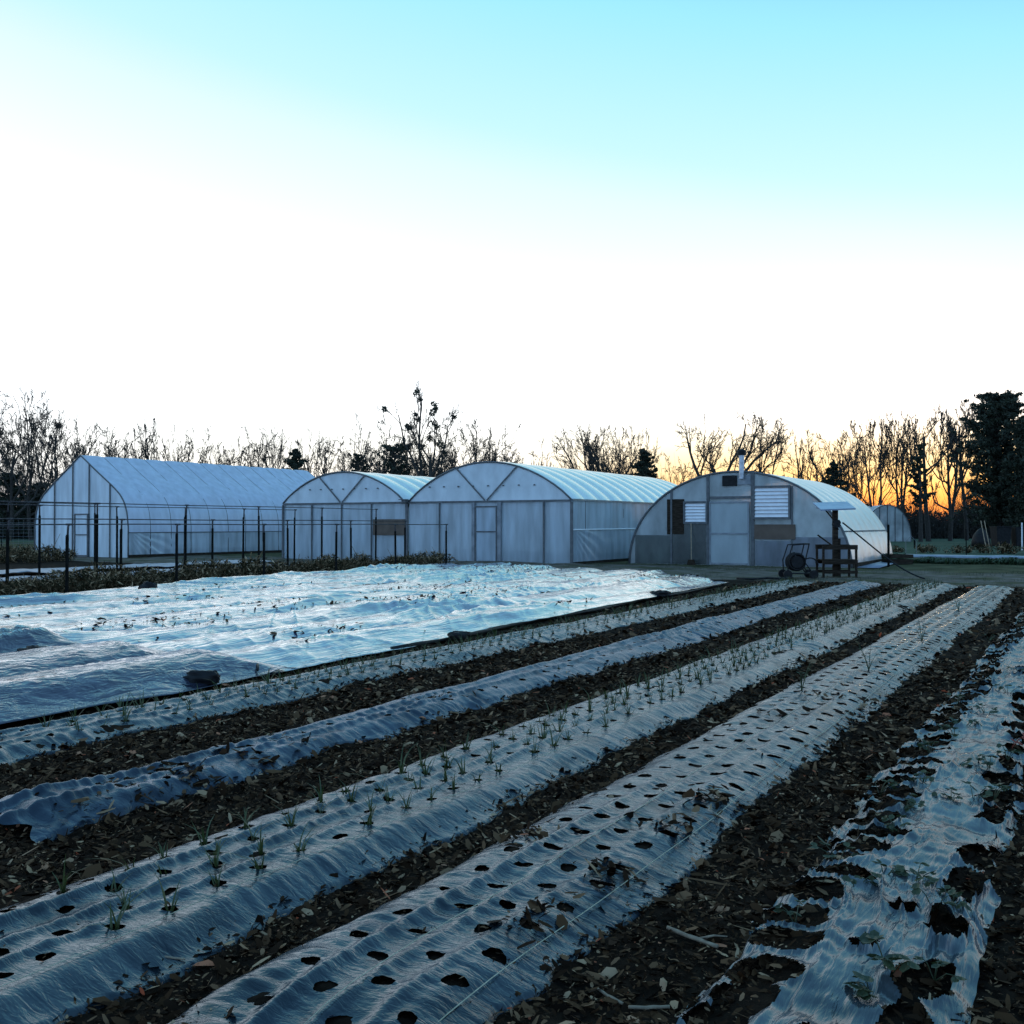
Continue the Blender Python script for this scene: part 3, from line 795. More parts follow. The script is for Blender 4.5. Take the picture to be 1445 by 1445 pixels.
def sandbag(px, py, L, W, H, rz, label, seed, zlift=.0):
    rg = np.random.default_rng(seed)
    d = EYE * F / (py - HY); x, y = at(px, d)
    nu, nv = 36, 22; V = []
    for i in range(nv):
        th = math.pi * i / (nv - 1)
        for j in range(nu):
            ph = 2 * math.pi * j / nu
            sx = math.copysign(abs(math.sin(th) * math.cos(ph)) ** .75, math.cos(ph)); sy = math.copysign(abs(math.sin(th) * math.sin(ph)) ** .75, math.sin(ph)); sz = math.cos(th)
            n = 1 + .5 * float(fbm(np.array([sx * 2.2 + seed]), np.array([sy * 2.2 + sz * 1.5]), 3, seed % 7)[0])
            V.append((sx * L / 2 * n, sy * W / 2 * n, H * (.42 + .5 * sz * n) if sz > -.8 else 0))
    Fq = []
    for i in range(nv - 1):
        for j in range(nu): Fq.append((i * nu + j, (i + 1) * nu + j, (i + 1) * nu + (j + 1) % nu, i * nu + (j + 1) % nu))
    o = np_mesh('sandbag', np.array(V), np.array(Fq), M['black'], smooth=True)
    o.location = (x, y, max(.02, zlift)); o.rotation_euler = (0, 0, rz)
    tag(o, label, 'sandbag', 'black weights on the tarps')
sandbag(288, 972, .34, .2, .13, R(40), 'black sandbag where the tarps overlap beside the seedling bed', 1, .05)
sandbag(52, 944, .38, .22, .15, R(10), 'black sandbag on the dark tarp at the left edge', 2, .10)
sandbag(648, 906, .30, .2, .10, R(60), 'black sandbag on the right edge of the silver tarp halfway along', 3, .04)
sandbag(932, 845, .45, .3, .15, R(20), 'black sandbag at the far right corner of the silver tarp', 4, .03)
sandbag(211, 843, .36, .3, .34, R(20), 'upright dark bundle at the back edge of the silver tarp', 5, .02)

# dark rolled edge of the tarp along the bed of seedlings and at the back
def roll(pts, r, label):
    p = [(x, y, r * .6 + .03) for x, y in pts]
    o = MB().tube(p, [r * (1 + .3 * math.sin(k * 2.1)) for k in range(len(p))], 8).build('tarp_roll', M['black'], smooth=True)
    tag(o, label, 'tarp roll')
roll([(-6.9 - .045 * (y - 5) + .05 * math.sin(y * 1.3), y) for y in np.arange(9.5, 24, .5)], .024, 'thin black rolled hem along the right side of the silver tarp')
roll([(-17.75 - .14 * max(y - 13, -2) + .1 * math.sin(y * 1.1), y) for y in np.arange(11, 28, .6)], .04, 'black rolled tarp hem along the back beside the dead plants')

p_ = [(-6.95 - .09 * k - .0, 7.15 + .22 * math.sin(k * .35) + .02 * k) for k in range(82)]
MB().tube([(x, y, .10 + .02 * math.sin(k * .9)) for k, (x, y) in enumerate(p_)], [.012 + .04 * max(0, math.sin(k * .28 + .4)) ** 2 * math.sin(math.pi * k / 81) for k in range(82)], 8).build('tarp_roll', M['black'], smooth=True)  # black strip added to draw the shaded tarp slopes along the overlap
tag([o for o in COL.objects if o.name.startswith('tarp_roll')][-1], 'uneven black strip added for the dark tarp slopes where the dark tarp overlaps the silver one', 'tarp roll')
# strips of pale row cover beyond the trellis
def cover_strip(x0, x1, y0, y1, label, mat, amp=.05, seed=0):
    nx, ny = 30, int((y1 - y0) / .15)
    X, Y = np.meshgrid(np.linspace(x0, x1, nx), np.linspace(y0, y1, ny))
    X = X + .25 * fbm(Y * .5, X * .3 + seed, 2, 2)
    Z = .07 + amp * (1 + fbm(X * 1.5, Y * 1.0 + seed, 3, 1)) + .03 * fbm(X * 5, Y * 4, 2, 3)
    o = np_mesh('row_cover', np.stack([X.ravel(), Y.ravel(), Z.ravel()], 1), grid_faces(nx, ny), mat, smooth=True)
    tag(o, label, 'row cover', 'pale row covers')
    m = o.modifiers.new('thickness', 'SOLIDIFY'); m.thickness = .004; m.offset = -1
cover_strip(-24.6, -23.0, 12, 26, 'nearer pale row cover strip behind the dead plants at left', M['row_cover'], seed=1)
cover_strip(-28.6, -26.4, 14, 28.5, 'wider pale row cover strip in front of the peaked greenhouse', M['row_cover'], seed=4)
# right-hand strips run across
def cross_strip(name, label, x0, x1, y, w, mat, h=.12, kind=None, cat='row cover'):
    nx, ny = 80, 12
    X, Y = np.meshgrid(np.linspace(x0, x1, nx), np.linspace(y - w / 2, y + w / 2, ny))
    Z = .02 + h * (1 - ((Y - y) / (w / 2)) ** 4) * (1 + .2 * fbm(X * 1.2, Y, 2, 1))
    o = np_mesh(name, np.stack([X.ravel(), Y.ravel(), Z.ravel()], 1), grid_faces(nx, ny), mat, smooth=True)
    m = o.modifiers.new('thickness', 'SOLIDIFY'); m.thickness = .004; m.offset = -1
    tag(o, label, cat)
cross_strip('row_cover', 'long pale strip of row cover on the bed right of the rounded greenhouse', *[at(1285, 48)[0], at(1700, 46)[0], 48.7, .9], M['row_cover'])

# ------------------------------------------------------------------ plant clumps
def clump_mesh(rg, nb, R0, H, curl=.9, w=.02):
    V, Fq = [], []
    for b in range(nb):
        a = rg.uniform(0, 6.28); rr = R0 * math.sqrt(rg.random()) * .7; ox, oy = rr * math.cos(rg.uniform(0, 6.28)), rr * math.sin(rg.uniform(0, 6.28))
        h = H * rg.uniform(.45, 1.1); L = R0 * rg.uniform(.3, 1.0); ww = w * rg.uniform(.5, 1.3)
        px, py = math.cos(a), math.sin(a); base = len(V); m = 5
        for k in range(m):
            t = k / (m - 1); r_ = L * t ** 1.2; z = h * (math.sin(min(1.0, t * 1.25) * math.pi * .5) - curl * max(0, t - .5) ** 1.5 * 1.6)
            wwt = ww * (1 - .8 * t)
            V.append((ox + px * r_ - py * wwt, oy + py * r_ + px * wwt, max(z, 0))); V.append((ox + px * r_ + py * wwt, oy + py * r_ - px * wwt, max(z, 0) + ww * .3))
        for k in range(m - 1): Fq.append((base + 2 * k, base + 2 * k + 1, base + 2 * k + 3, base + 2 * k + 2))
    return np.array(V), np.array(Fq)
def clumps(name, spots, mats, label, cat, group, R0, H, nb, seed, w=.02, curl=.9):
    rg = np.random.default_rng(seed); firsts = {}
    for x, y in spots:
        k = int(rg.integers(5))
        if k not in firsts:
            V, Fq = clump_mesh(rg, nb, R0, H, curl, w); o = np_mesh(name, V, Fq, mats[k % len(mats)]); firsts[k] = o
        else: o = firsts[k].copy(); COL.objects.link(o)
        s = rg.uniform(.75, 1.25); o.location = (x, y, 0); o.rotation_euler = (0, 0, rg.uniform(0, 6.28)); o.scale = (s, s, s * rg.uniform(.8, 1.2))
        tag(o, label, cat, group)
M['dead_mix'] = chips_mat('withered_leaf', [(0, (.012, .014, .006)), (.42, (.034, .028, .013)), (.66, (.10, .066, .034)), (.88, (.30, .205, .115)), (1, (.50, .37, .23))])
def bush_mesh(rg, n, R0, H, leaf):
    lob = [(rg.normal(0, R0 * .38), rg.normal(0, R0 * .38), H * rg.uniform(.35, .8), rg.uniform(.35, .6) * R0) for _ in range(7)]
    V = []
    for k in range(n):
        cx_, cy_, cz_, r_ = lob[int(rg.integers(7))]
        d = rg.normal(0, 1, 3); d /= np.linalg.norm(d); d[2] *= .9
        c = np.array((cx_, cy_, cz_)) + d * r_ * rg.uniform(.5, 1.05); c[2] = max(.02, c[2])
        e1 = rg.normal(0, 1, 3); e1[2] -= .5; e1 /= np.linalg.norm(e1); e2 = np.cross(e1, rg.normal(0, 1, 3)); e2 /= np.linalg.norm(e2)
        s1 = leaf * rg.uniform(.6, 1.9); s2 = s1 * rg.uniform(.08, .24)
        V += [c - e1 * s1, c + e2 * s2, c + e1 * s1, c - e2 * s2]
    for cx_, cy_, cz_, r_ in lob:
        for q in range(5):
            e = np.array((cx_, cy_, cz_)) + rg.normal(0, .5, 3) * r_; e[2] = max(.05, e[2]); n += 1
            V += [np.array((-.012, 0, 0)), np.array((.012, 0, 0)), e + (.008, 0, 0), e - (.008, 0, 0)]
    return np.array(V), np.arange(n * 4).reshape(-1, 4)
def bushes(name, spots, mat, label, cat, group, R0, H, n, leaf, seed):
    rg = np.random.default_rng(seed); firsts = {}
    for x, y in spots:
        k = int(rg.integers(6))
        if k not in firsts:
            V, Fq = bush_mesh(rg, n, R0, H, leaf); o = np_mesh(name, V, Fq, mat); firsts[k] = o
        else: o = firsts[k].copy(); COL.objects.link(o)
        s = rg.uniform(.7, 1.3); o.location = (x, y, 0); o.rotation_euler = (0, 0, rg.uniform(0, 6.28)); o.scale = (s, s, s * rg.uniform(.75, 1.2))
        tag(o, label, cat, group)
rg_ = np.random.default_rng(3)
row = []
y = 10.5
while y < 30:
    t = (y - 10.5) / 19.5
    for q in range(2):
        if rg_.random() < .82: row.append((-19.1 - 1.2 * t + (q - .5) * .8 + rg_.normal(0, .12), y + rg_.normal(0, .12)))
    y += .55
bushes('dead_plant', row, M['dead_mix'], 'withered bushy plant in the frosted row between the trellis frames and the silver tarp', 'dead plant', 'withered plants along the back of the silver tarp', .5, .40, 620, .05, 21)
row = [at(px, d) for px, d in ((2, 42), (18, 41), (34, 43), (50, 42), (66, 41), (80, 42), (94, 41), (10, 39), (42, 39))]
bushes('dead_plant', row, M['dead_mix'], 'straw coloured withered plant at the far left before the peaked greenhouse', 'dead plant', 'withered plants before the peaked greenhouse', .6, .42, 420, .07, 22)
row = [(x + rg_.normal(0, .2), 37.6 + (x - at(1290, 41)[0]) * .0 + rg_.normal(0, .2) + 4) for x in np.arange(at(1280, 41)[0], at(1600, 41)[0], .5)]
clumps('leafy_plant', row, [M['green_plant']], 'low green plant in the garden bed nearest the far right path', 'plant', 'low green plants right of the rounded greenhouse', .45, .28, 110, 23, w=.03)
row = [(x + rg_.normal(0, .2), 57 + rg_.normal(0, .3)) for x in np.arange(at(1275, 57)[0], at(1600, 57)[0], .75)]
bushes('dead_plant', row, M['dead_mix'], 'brown withered plant in the garden bed behind the pale strip at right', 'dead plant', 'withered plants behind the pale strip', .5, .4, 240, .08, 24)

# short grass and weeds along the walking path
def grass_patch():
    rg = np.random.default_rng(15); n = 15000
    x = rg.uniform(-24, 14, n); y = rg.uniform(26.3, 35.3, n)
    k = (fbm(x * .7, y * .7, 3, 2) > .05) & ~((x > -15.4) & (x < -7) & (y > 35.2)) & ~((x < -16.6) & (y > 33.0)) & ~((x < -8.5) & (y < np.interp(x, far_x, far_y) + .4)) & ((x > -16) | (y > 29.5))
    x, y = x[k], y[k]; n = len(x); a = rg.uniform(0, 6.28, n); h = rg.uniform(.03, .11, n); w = .006
    z = ground_z(x, y)
    dx, dy = np.cos(a), np.sin(a); bx, by = rg.normal(0, .03, n), rg.normal(0, .03, n)
    V = np.stack([np.stack([x - dx * w, y - dy * w, z - .01], 1), np.stack([x + dx * w, y + dy * w, z - .01], 1), np.stack([x + bx, y + by, z + h], 1)], 1).reshape(-1, 3)
    o = np_mesh('grass', V, np.arange(n * 3).reshape(-1, 3), M['grass']); tag(o, 'short dull grass along the walking path before the greenhouses', 'grass', kind='stuff')
grass_patch()

# ------------------------------------------------------------------ trellis frames on the left
def trellis(x, h, y_first, step, n, label, lower=.86, y_start=5.0, xe=0.0):
    root = empty('trellis_frame', (x, y_first, 0))
    tag(root, label, 'trellis', 'pipe trellis frames at the left')
    rg = np.random.default_rng(int(abs(x * 10)))
    k0 = -int((y_first - y_start) // step)
    for k in range(k0, n):
        yy = k * step; lean = rg.normal(0, .03); xo = xe * k * step / 15
        mb = MB().tube([(xo, yy, 0), (xo + lean * .6, yy, h * lower)], .032, 6)
        # anchor flange of the driven post
        mb.box((xo + lean * .4, yy, h * lower * .5), (.016, .07, h * lower * .96))
        mb.build('post', M['tpost'], root)
        MB().tube([(xo + lean * .5, yy, h * lower - .2), (xo + lean, yy, h - .05), (xo + lean, yy + .015, h - .012), (xo + lean, yy + .05, h)], .022, 7).build('riser_pipe', M['conduit'], root, smooth=True)
        MB().tube([(xo + lean, yy - .05, h), (xo + lean, yy + .09, h)], .021, 7).build('elbow_fitting', M['conduit'], root)
    pts = [(xe * q * step / 15, q * step, h + .006 * math.sin(q * 2.3)) for q in np.arange(k0, n - 1 + .01, .5)]
    MB().tube(pts, .013, 7).build('top_rail', M['conduit'], root, smooth=True)
    return root
trellis(-18.25, 1.50, 13.3, 2.95, 6, 'lowest pipe trellis frame, standing nearest to the silver tarp', xe=-.5)
trellis(-20.4, 1.62, 13.4, 3.0, 6, 'pipe trellis frame just behind the withered plants', xe=-.3)
trellis(-22.9, 2.06, 14.6, 3.0, 6, 'tall pipe trellis frame in front of the rearmost one')
trellis(-25.6, 2.04, 15.2, 2.6, 6, 'rearmost tall pipe trellis frame close to the peaked greenhouse')
trellis(-29.5, 2.2, 16.2, 3.2, 3, 'short tall pipe trellis frame by the left corner of the peaked greenhouse')

# ------------------------------------------------------------------ greenhouses
def end_wall(parent, name, mat, prof, hw, y, base=0.0, n=60, m=12, zmin=0.0, zmax=None, bulge=.02, seed=0):
    """a film wall under an arch: prof(t) gives height at t=-1..1"""
    t = np.linspace(-1, 1, n); V = []
    h = np.array([prof(a) for a in t])
    if zmax is not None: h = np.minimum(h, zmax)
    X = np.repeat((t * hw)[None, :], m, 0); Zs = np.linspace(0, 1, m)[:, None]
    Z = zmin + (np.maximum(h, zmin + .005)[None, :] - zmin) * Zs
    Y = y + bulge * fbm(X * .9 + seed, Z * .5, 3, seed % 7)
    o = np_mesh(name, np.stack([X.ravel(), Y.ravel(), (Z + base).ravel()], 1), grid_faces(n, m), mat, parent, smooth=True)
    return o

def roof_film(parent, name, mat, prof, y0, y1, bow_step, sag, per=8):
    """prof: list of (x,z); the film billows between the bows"""
    p = np.array(prof); d = np.gradient(p, axis=0); nrm = np.stack([-d[:, 1], d[:, 0]], 1); nrm /= np.linalg.norm(nrm, axis=1)[:, None]
    nb = max(1, int(round((y1 - y0) / bow_step))); ys = np.linspace(y0, y1, nb * per + 1)
    b = sag * np.abs(np.sin(math.pi * np.arange(nb * per + 1) / per)) ** .8
    X = p[None, :, 0] + nrm[None, :, 0] * b[:, None]; Z = p[None, :, 1] + nrm[None, :, 1] * b[:, None]
    Y = np.repeat(ys[:, None], len(p), 1)
    Z = Z + .008 * fbm(X * 2, Y * 2, 2, 3)
    return np_mesh(name, np.stack([X.ravel(), Y.ravel(), Z.ravel()], 1), grid_faces(len(p), len(ys)), mat, parent, smooth=True), nb

def flat_film(parent, name, mat, x, y0, y1, z0, z1, amp=.03, fan=False, seed=0):
    ny = int((y1 - y0) / .06); nz = 22
    Y, Z = np.meshgrid(np.linspace(y0, y1, ny), np.linspace(z0, z1, nz))
    X = x + amp * fbm(Y * .8 + seed, Z * .6, 3, 2)
    if fan:   # folds that fan down from the tight upper front corner
        a = np.arctan2(z1 + .25 - Z, (Y - y0) + .25); rr = np.hypot(z1 + .25 - Z, Y - y0 + .25)
        X += .028 * np.sin(a * 34 + 2 * fbm(Y, Z, 2, 1)) * np.exp(-((Y - y0) / 2.2)) + .014 * fbm(a * 12, rr * .5, 2, 3)
    return np_mesh(name, np.stack([X.ravel(), Y.ravel(), Z.ravel()], 1), grid_faces(ny, nz), mat, parent, smooth=True)

# --- left: peaked gothic house
GL_Y, GL_X = 30.5, -40.85
gl = empty('greenhouse', (GL_X, GL_Y, 0)); GLHW = 3.35
tag(gl, 'white peaked greenhouse with a steep pointed roof, farthest left', 'greenhouse')
gl_pts = [(1, 0), (1.0, 1.4), (.975, 2.05), (.92, 2.5), (.83, 2.88), (.66, 3.3), (.33, 4.0), (0.03, 4.68), (0, 4.72)]
gpx = np.array([p[0] for p in gl_pts])[::-1]; gpz = np.array([p[1] for p in gl_pts])[::-1]
def gl_prof(t): return float(np.interp(abs(t), gpx[:-1], gpz[:-1])) if abs(t) < 1 else 1.4
def dens(pts, n=6):
    out = []
    for a, b in zip(pts[:-1], pts[1:]):
        for k in range(n): out.append((a[0] + (b[0] - a[0]) * k / n, a[1] + (b[1] - a[1]) * k / n))
    out.append(pts[-1]); return out
def smooth_pts(p, it=3):
    p = np.array(p)
    for _ in range(it): p[1:-1] = (p[:-2] + 2 * p[1:-1] + p[2:]) / 4
    return p
right_side = smooth_pts(dens([(a * GLHW, z) for a, z in gl_pts if z >= 1.2][:]), 4)
GLEN = 15.6
low = [(GLHW, 1.15), (GLHW, 1.35)]
prof_r = [(GLHW, 1.12)] + [tuple(q) for q in right_side]
prof_full = prof_r + [(-x, z) for x, z in prof_r[::-1][1:]]
M['film_roof_a'] = film_mat('greenhouse_film_roof_white', (.74, .80, .92), transl=.3, clear=.04, gloss=.10)
roof_film(gl, 'roof_film', M['film_roof_a'], prof_full[::-1], 0, GLEN, 1.22, .028)
end_wall(gl, 'end_wall', M['film_a'], gl_prof, GLHW, 0, n=80, m=14, seed=1)
end_wall(gl, 'end_wall', M['film_a'], gl_prof, GLHW, GLEN, n=60, m=8, seed=2)
for sx in (1, -1):
    flat_film(gl, 'side_curtain', M['film_b'], sx * GLHW, 0, GLEN, .08, 1.14, fan=(sx > 0), seed=3)
    MB().tube([(sx * (GLHW + .02), 0, 1.13), (sx * (GLHW + .02), GLEN, 1.13)], .022, 6).build('hip_rail', M['frame_dark'], gl)
    MB().box((sx * GLHW, GLEN / 2, .05), (.05, GLEN, .16)).build('base_board', M['wood_dark'], gl)
for k in range(14):
    yy = k * GLEN / 13
    pts = [(x * .996, yy, z - .02) for x, z in ([(GLHW, 0)] + prof_r + [(-x, z) for x, z in prof_r[::-1][1:]] + [(-GLHW, 0)])]
    if k == 0: pts = [(x, -.03, z + .012) for x, y_, z in pts]
    MB().tube(pts[::2] + [pts[-1]], .026 if k else .034, 6).build('hoop', M['frame_dark'], gl, smooth=True)
for px in (78, 103.5, 126.5, 156):
    x = wx(px, GL_Y) - GL_X; top = gl_prof(x / GLHW) - .03
    MB().box((x, -.045, top / 2), (.05, .04, top)).build('stud', M['frame_dark'], gl)
x1, x2 = wx(108, GL_Y) - GL_X, wx(126, GL_Y) - GL_X
dr = empty('door', (0, 0, 0)); dr.parent = gl
z2 = 2.0
mb = MB().box((x1, -.09, z2 / 2), (.06, .045, z2)).box((x2, -.09, z2 / 2), (.06, .045, z2)).box(((x1 + x2) / 2, -.09, z2 - .03), (x2 - x1 - .06, .045, .06)).box(((x1 + x2) / 2, -.09, 1.02), (x2 - x1 - .06, .045, .05)).box(((x1 + x2) / 2, -.09, .05), (x2 - x1 - .06, .045, .06))
mb.build('door_frame', M['frame_dark'], dr); MB().box(((x1 + x2) / 2, -.075, z2 / 2), (x2 - x1 - .07, .008, z2 - .1)).build('door_panel', M['film_a'], dr)

# --- middle: two arched bays joined at a gutter
GM_Y = 33.35
XL, XM, XR = -30.9, -24.2, -16.7; GH = 2.42
gm = empty('greenhouse', ((XL + XR) / 2, GM_Y, 0)); CXM = (XL + XR) / 2
tag(gm, 'twin arched greenhouse of two joined bays with a door in the bigger bay', 'greenhouse')
GMLEN = 15.5
def arch_prof(x0, x1, rise, n=40):
    c, hw = (x0 + x1) / 2, (x1 - x0) / 2
    return [(c - hw * math.cos(math.pi * 0 + math.pi * k / n) if False else c + hw * (-1 + 2 * k / n), GH + rise * (1 - (-1 + 2 * k / n) ** 2) ** .92) for k in range(n + 1)]
bays = [(XL - CXM, XM - CXM - .1, 1.30), (XM - CXM + .1, XR - CXM, 1.5)]
for bi, (a, b, rise) in enumerate(bays):
    pr = arch_prof(a, b, rise)
    roof_film(gm, 'roof_film', M['film_roof'], pr, 0, GMLEN, 1.2, .055)
    c, hw = (a + b) / 2, (b - a) / 2
    px_ = np.array([p[0] for p in pr]); pz_ = np.array([p[1] for p in pr])
    f = lambda t, px_=px_, pz_=pz_, c=c, hw=hw: float(np.interp(c + t * hw, px_, pz_))
    for yy, nm in ((0, 'gable_film'), (GMLEN, 'gable_film')):
        o = end_wall(gm, nm, M['film_gable'], f, hw, yy, n=60, m=8, zmin=GH - .06, seed=3 + bi); o.location.x = c
        o2 = end_wall(gm, 'end_wall', M['film_b'], lambda t: GH - .06, hw, yy, n=60, m=10, seed=5 + bi); o2.location.x = c
    for k in range(14):
        yy = k * GMLEN / 13
        MB().tube([(x, yy - (.03 if k == 0 else 0), z + (.01 if k == 0 else -.03)) for x, z in pr[::2]], .036 if k == 0 else .022, 6).build('hoop', M['frame_dark'], gm, smooth=True)
    # gable tie and V brace
    MB().box((c, -.045, GH - .03), (b - a, .04, .075)).build('tie_beam', M['frame_dark'], gm)
    for sgn in (-1, 1):
        xt = c + sgn * hw * .37; zt = f(sgn * .37) - .02
        MB().bar((c + sgn * .05, -.06, GH + .02), (xt, -.05, zt), .05, .03).build('gable_brace', M['frame_dark'], gm)
    for k in range(8):
        xx = c + hw * (-.72 + 1.3 * k / 7)
        zz = f((xx - c) / hw)
        if zz > GH + .75: MB().box((xx, -.035, GH + .58), (.07, .03, .05)).build('film_clip', M['frame_dark'], gm)
# posts
for px, w in ((400.5, .09), (441, .045), (483, .045), (525, .045), (575, .11), (621, .04), (768, .05), (807.5, .11)):
    x = wx(px, GM_Y) - CXM
    MB().box((x, -.05, (GH - .07) / 2), (w, .05, GH - .07)).build('post', M['frame_dark'], gm)
# door in the right bay
xa, xb = wx(671, GM_Y) - CXM, wx(704, GM_Y) - CXM
for xx, w in ((xa - .05, .13), (xb + .06, .16)):
    MB().box((xx, -.065, (GH - .07) / 2), (w, .08, GH - .07)).build('door_post', M['grey_metal'], gm)
dm = empty('door', (0, 0, 0)); dm.parent = gm; cx_, wd = (xa + xb) / 2 + .005, (xb - xa) - .06
mb = MB(); zt = GH - .2
mb.box((cx_ - wd / 2 + .03, -.10, zt / 2), (.05, .04, zt)).box((cx_ + wd / 2 - .03, -.10, zt / 2), (.05, .04, zt)).box((cx_, -.10, zt - .03), (wd - .11, .04, .06)).box((cx_, -.10, 1.22), (wd - .11, .04, .05)).box((cx_, -.10, .05), (wd - .11, .04, .07))
mb.build('door_frame', M['frame_dark'], dm); MB().box((cx_, -.085, zt / 2), (wd - .1, .01, zt - .1)).build('door_panel', M['film_b'], dm)
# gutter between the bays
MB().box((XM - CXM, GMLEN / 2 - .1, GH + .03), (.2, GMLEN + .3, .1)).box((XM - CXM, -.25, GH + .09), (.42, .12, .03)).build('gutter', M['frame_dark'], gm)
# brown board beside the gutter post
a, b = wx(526, GM_Y) - CXM, wx(574, GM_Y) - CXM
MB().box(((a + b) / 2, -.03, wz(744, XM, GM_Y)), (b - a - .1, .05, .66)).build('brown_panel', M['brown_board'], gm, bevel=.005)
# long side walls
for sx, X0 in ((1, XR - CXM), (-1, XL - CXM)):
    flat_film(gm, 'side_film', M['film_b'], X0, 0, GMLEN, 1.32, GH - .03, amp=.03, seed=5)
    flat_film(gm, 'side_curtain', M['film_b'], X0 + sx * .03, 0, GMLEN, .06, 1.30, amp=.03, fan=True, seed=7)
    MB().tube([(X0 + sx * .05, 0, 1.3), (X0 + sx * .05, GMLEN, 1.34)], .03, 6).build('roll_rail', M['white_metal'], gm)
    MB().box((X0 + sx * .03, GMLEN / 2, GH), (.07, GMLEN, .07)).build('eave_rail', M['steel'], gm)
    for k in range(1, 14):
        MB().box((X0 - sx * .03, k * GMLEN / 13, GH / 2 - .02), (.045, .045, GH - .05)).build('side_post', M['frame_dark'], gm)
    MB().box((X0 + sx * .02, GMLEN / 2, .04), (.05, GMLEN, .12)).build('base_board', M['wood_dark'], gm)

# --- right: rounded quonset with vents and chimney
GR_Y, GRX0, GRX1 = 35.6, -15.35, -7.12
GRX = (GRX0 + GRX1) / 2; GRHW = (GRX1 - GRX0) / 2; GRH = 3.42
gr = empty('greenhouse', (GRX, GR_Y, 0))
tag(gr, 'rounded aged greenhouse with louvred vents and a chimney at its peak', 'greenhouse')
GRLEN = 8.2
def gr_prof(t): return GRH * max(0.0, 1 - abs(t) ** 2.05) ** .5
pr = [(-GRHW * math.cos(math.pi * k / 64), GRH * math.sin(math.pi * k / 64) ** .98 if 0 < k < 64 else 0.0) for k in range(65)]
roof_film(gr, 'roof_film', M['film_roof_c'], pr, 0, GRLEN, 1.18, .03, per=10)
end_wall(gr, 'end_wall', M['film_c'], gr_prof, GRHW, 0, n=90, m=16, seed=2, bulge=.03)
end_wall(gr, 'end_wall', M['film_c'], gr_prof, GRHW, GRLEN, n=60, m=8, seed=4)
for k in range(8):
    yy = k * GRLEN / 7
    MB().tube([(x * (1.0 if k == 0 else .992), yy - (.035 if k == 0 else 0), z * (1.0 if k == 0 else .992)) for x, z in pr[::2]], .042 if k == 0 else .024, 6).build('hoop', M['frame_dark'], gr, smooth=True)
for sx in (-1, 1):
    MB().box((sx * (GRHW + .02), GRLEN / 2, .07), (.06, GRLEN, .18)).build('base_board', M['wood_dark'], gr)
MB().tube([(GRHW * .945, 0, GRH * .37), (GRHW * .955, GRLEN, GRH * .37)], .02, 6).build('hip_rail', M['frame_dark'], gr)

def rx(px): return wx(px, GR_Y) - GRX
def rz(py, px): return wz(py, wx(px, GR_Y), GR_Y)
def stud(px, w=.06, z0=0.0, z1=None, d=.05, yo=-.04, mat='frame_dark', name='stud'):
    x = rx(px); top = (gr_prof(x / GRHW) - .03) if z1 is None else z1
    MB().box((x, yo, (z0 + top) / 2), (w, d, top - z0)).build(name, M[mat], gr)
for px, w in ((948, .07), (999.5, .10), (1062.5, .12)): stud(px, w)
stud(1118, .06, 0.0, rz(686, 1118))
MB().box((rx(1031), -.04, rz(702, 1031)), (rx(1061) - rx(1001) - .06, .05, .09)).build('header_beam', M['frame_dark'], gr)
# door of two clear panels
dd = empty('door', (0, 0, 0)); dd.parent = gr
xa, xb = rx(1002), rx(1058.5); zt = rz(707, 1030); zm = rz(753, 1030); cx_ = (xa + xb) / 2; wd = xb - xa
mb = MB().box((xa + .03, -.085, zt / 2), (.05, .04, zt - .04)).box((xb - .03, -.085, zt / 2), (.05, .04, zt - .04))
for z in (zt - .05, zm, .07): mb.box((cx_, -.085, z), (wd - .11, .04, .06))
mb.build('door_frame', M['grey_metal'], dd)
for z0, z1 in ((.1, zm - .03), (zm + .03, zt - .08)):
    MB().box((cx_, -.075, (z0 + z1) / 2), (wd - .1, .012, z1 - z0 - .004)).build('door_panel', M['poly_panel'], dd)
# louvred vents
def louvre(pa, pb, ya, yb, n):
    v = empty('louvre_vent', (0, 0, 0)); v.parent = gr
    x0, x1, z1, z0 = rx(pa), rx(pb), rz(ya, (pa + pb) / 2), rz(yb, (pa + pb) / 2)
    c, w, zc, h = (x0 + x1) / 2, x1 - x0, (z0 + z1) / 2, z1 - z0
    mb = MB().box((x0 - .035, -.07, zc), (.07, .09, h + .14)).box((x1 + .035, -.07, zc), (.07, .09, h + .14)).box((c, -.07, z1 + .035), (w, .09, .07)).box((c, -.07, z0 - .035), (w, .09, .07))
    mb.build('vent_frame', M['frame_dark'], v)
    for k in range(n):
        z = z0 + (k + .5) * h / n
        MB().box((c, -.07, z), (w - .01, .012, h / n * 1.02), rx=R(-28)).build('slat', M['white_metal'], v)
louvre(968, 997, 710, 736.5, 6)
louvre(1066, 1113.5, 688, 730, 8)
def panel(name, mat, pa, pb, ya, yb, yo=-.045, t=.03):
    x0, x1 = rx(pa), rx(pb); z1, z0 = rz(ya, (pa + pb) / 2), rz(yb, (pa + pb) / 2)
    return MB().box(((x0 + x1) / 2, yo, (z0 + z1) / 2), (x1 - x0, t, z1 - z0)).build(name, M[mat], gr, bevel=.004)
panel('vent_board', 'wood_dark', 942, 966, 704.5, 754)
panel('brown_panel', 'brown_board', 1065, 1123, 740, 761, yo=-.06)
panel('fan_opening', 'black', 1020, 1040.5, 671, 686)
panel('stove_plate', 'grey_metal', 1041.5, 1060, 671, 684, yo=-.05)
M['film_dim'] = film_mat('greenhouse_film_dim', (.13, .165, .15), transl=.4, clear=.22, gloss=.12, rough=.3, wrs=.4, dirt=.55)
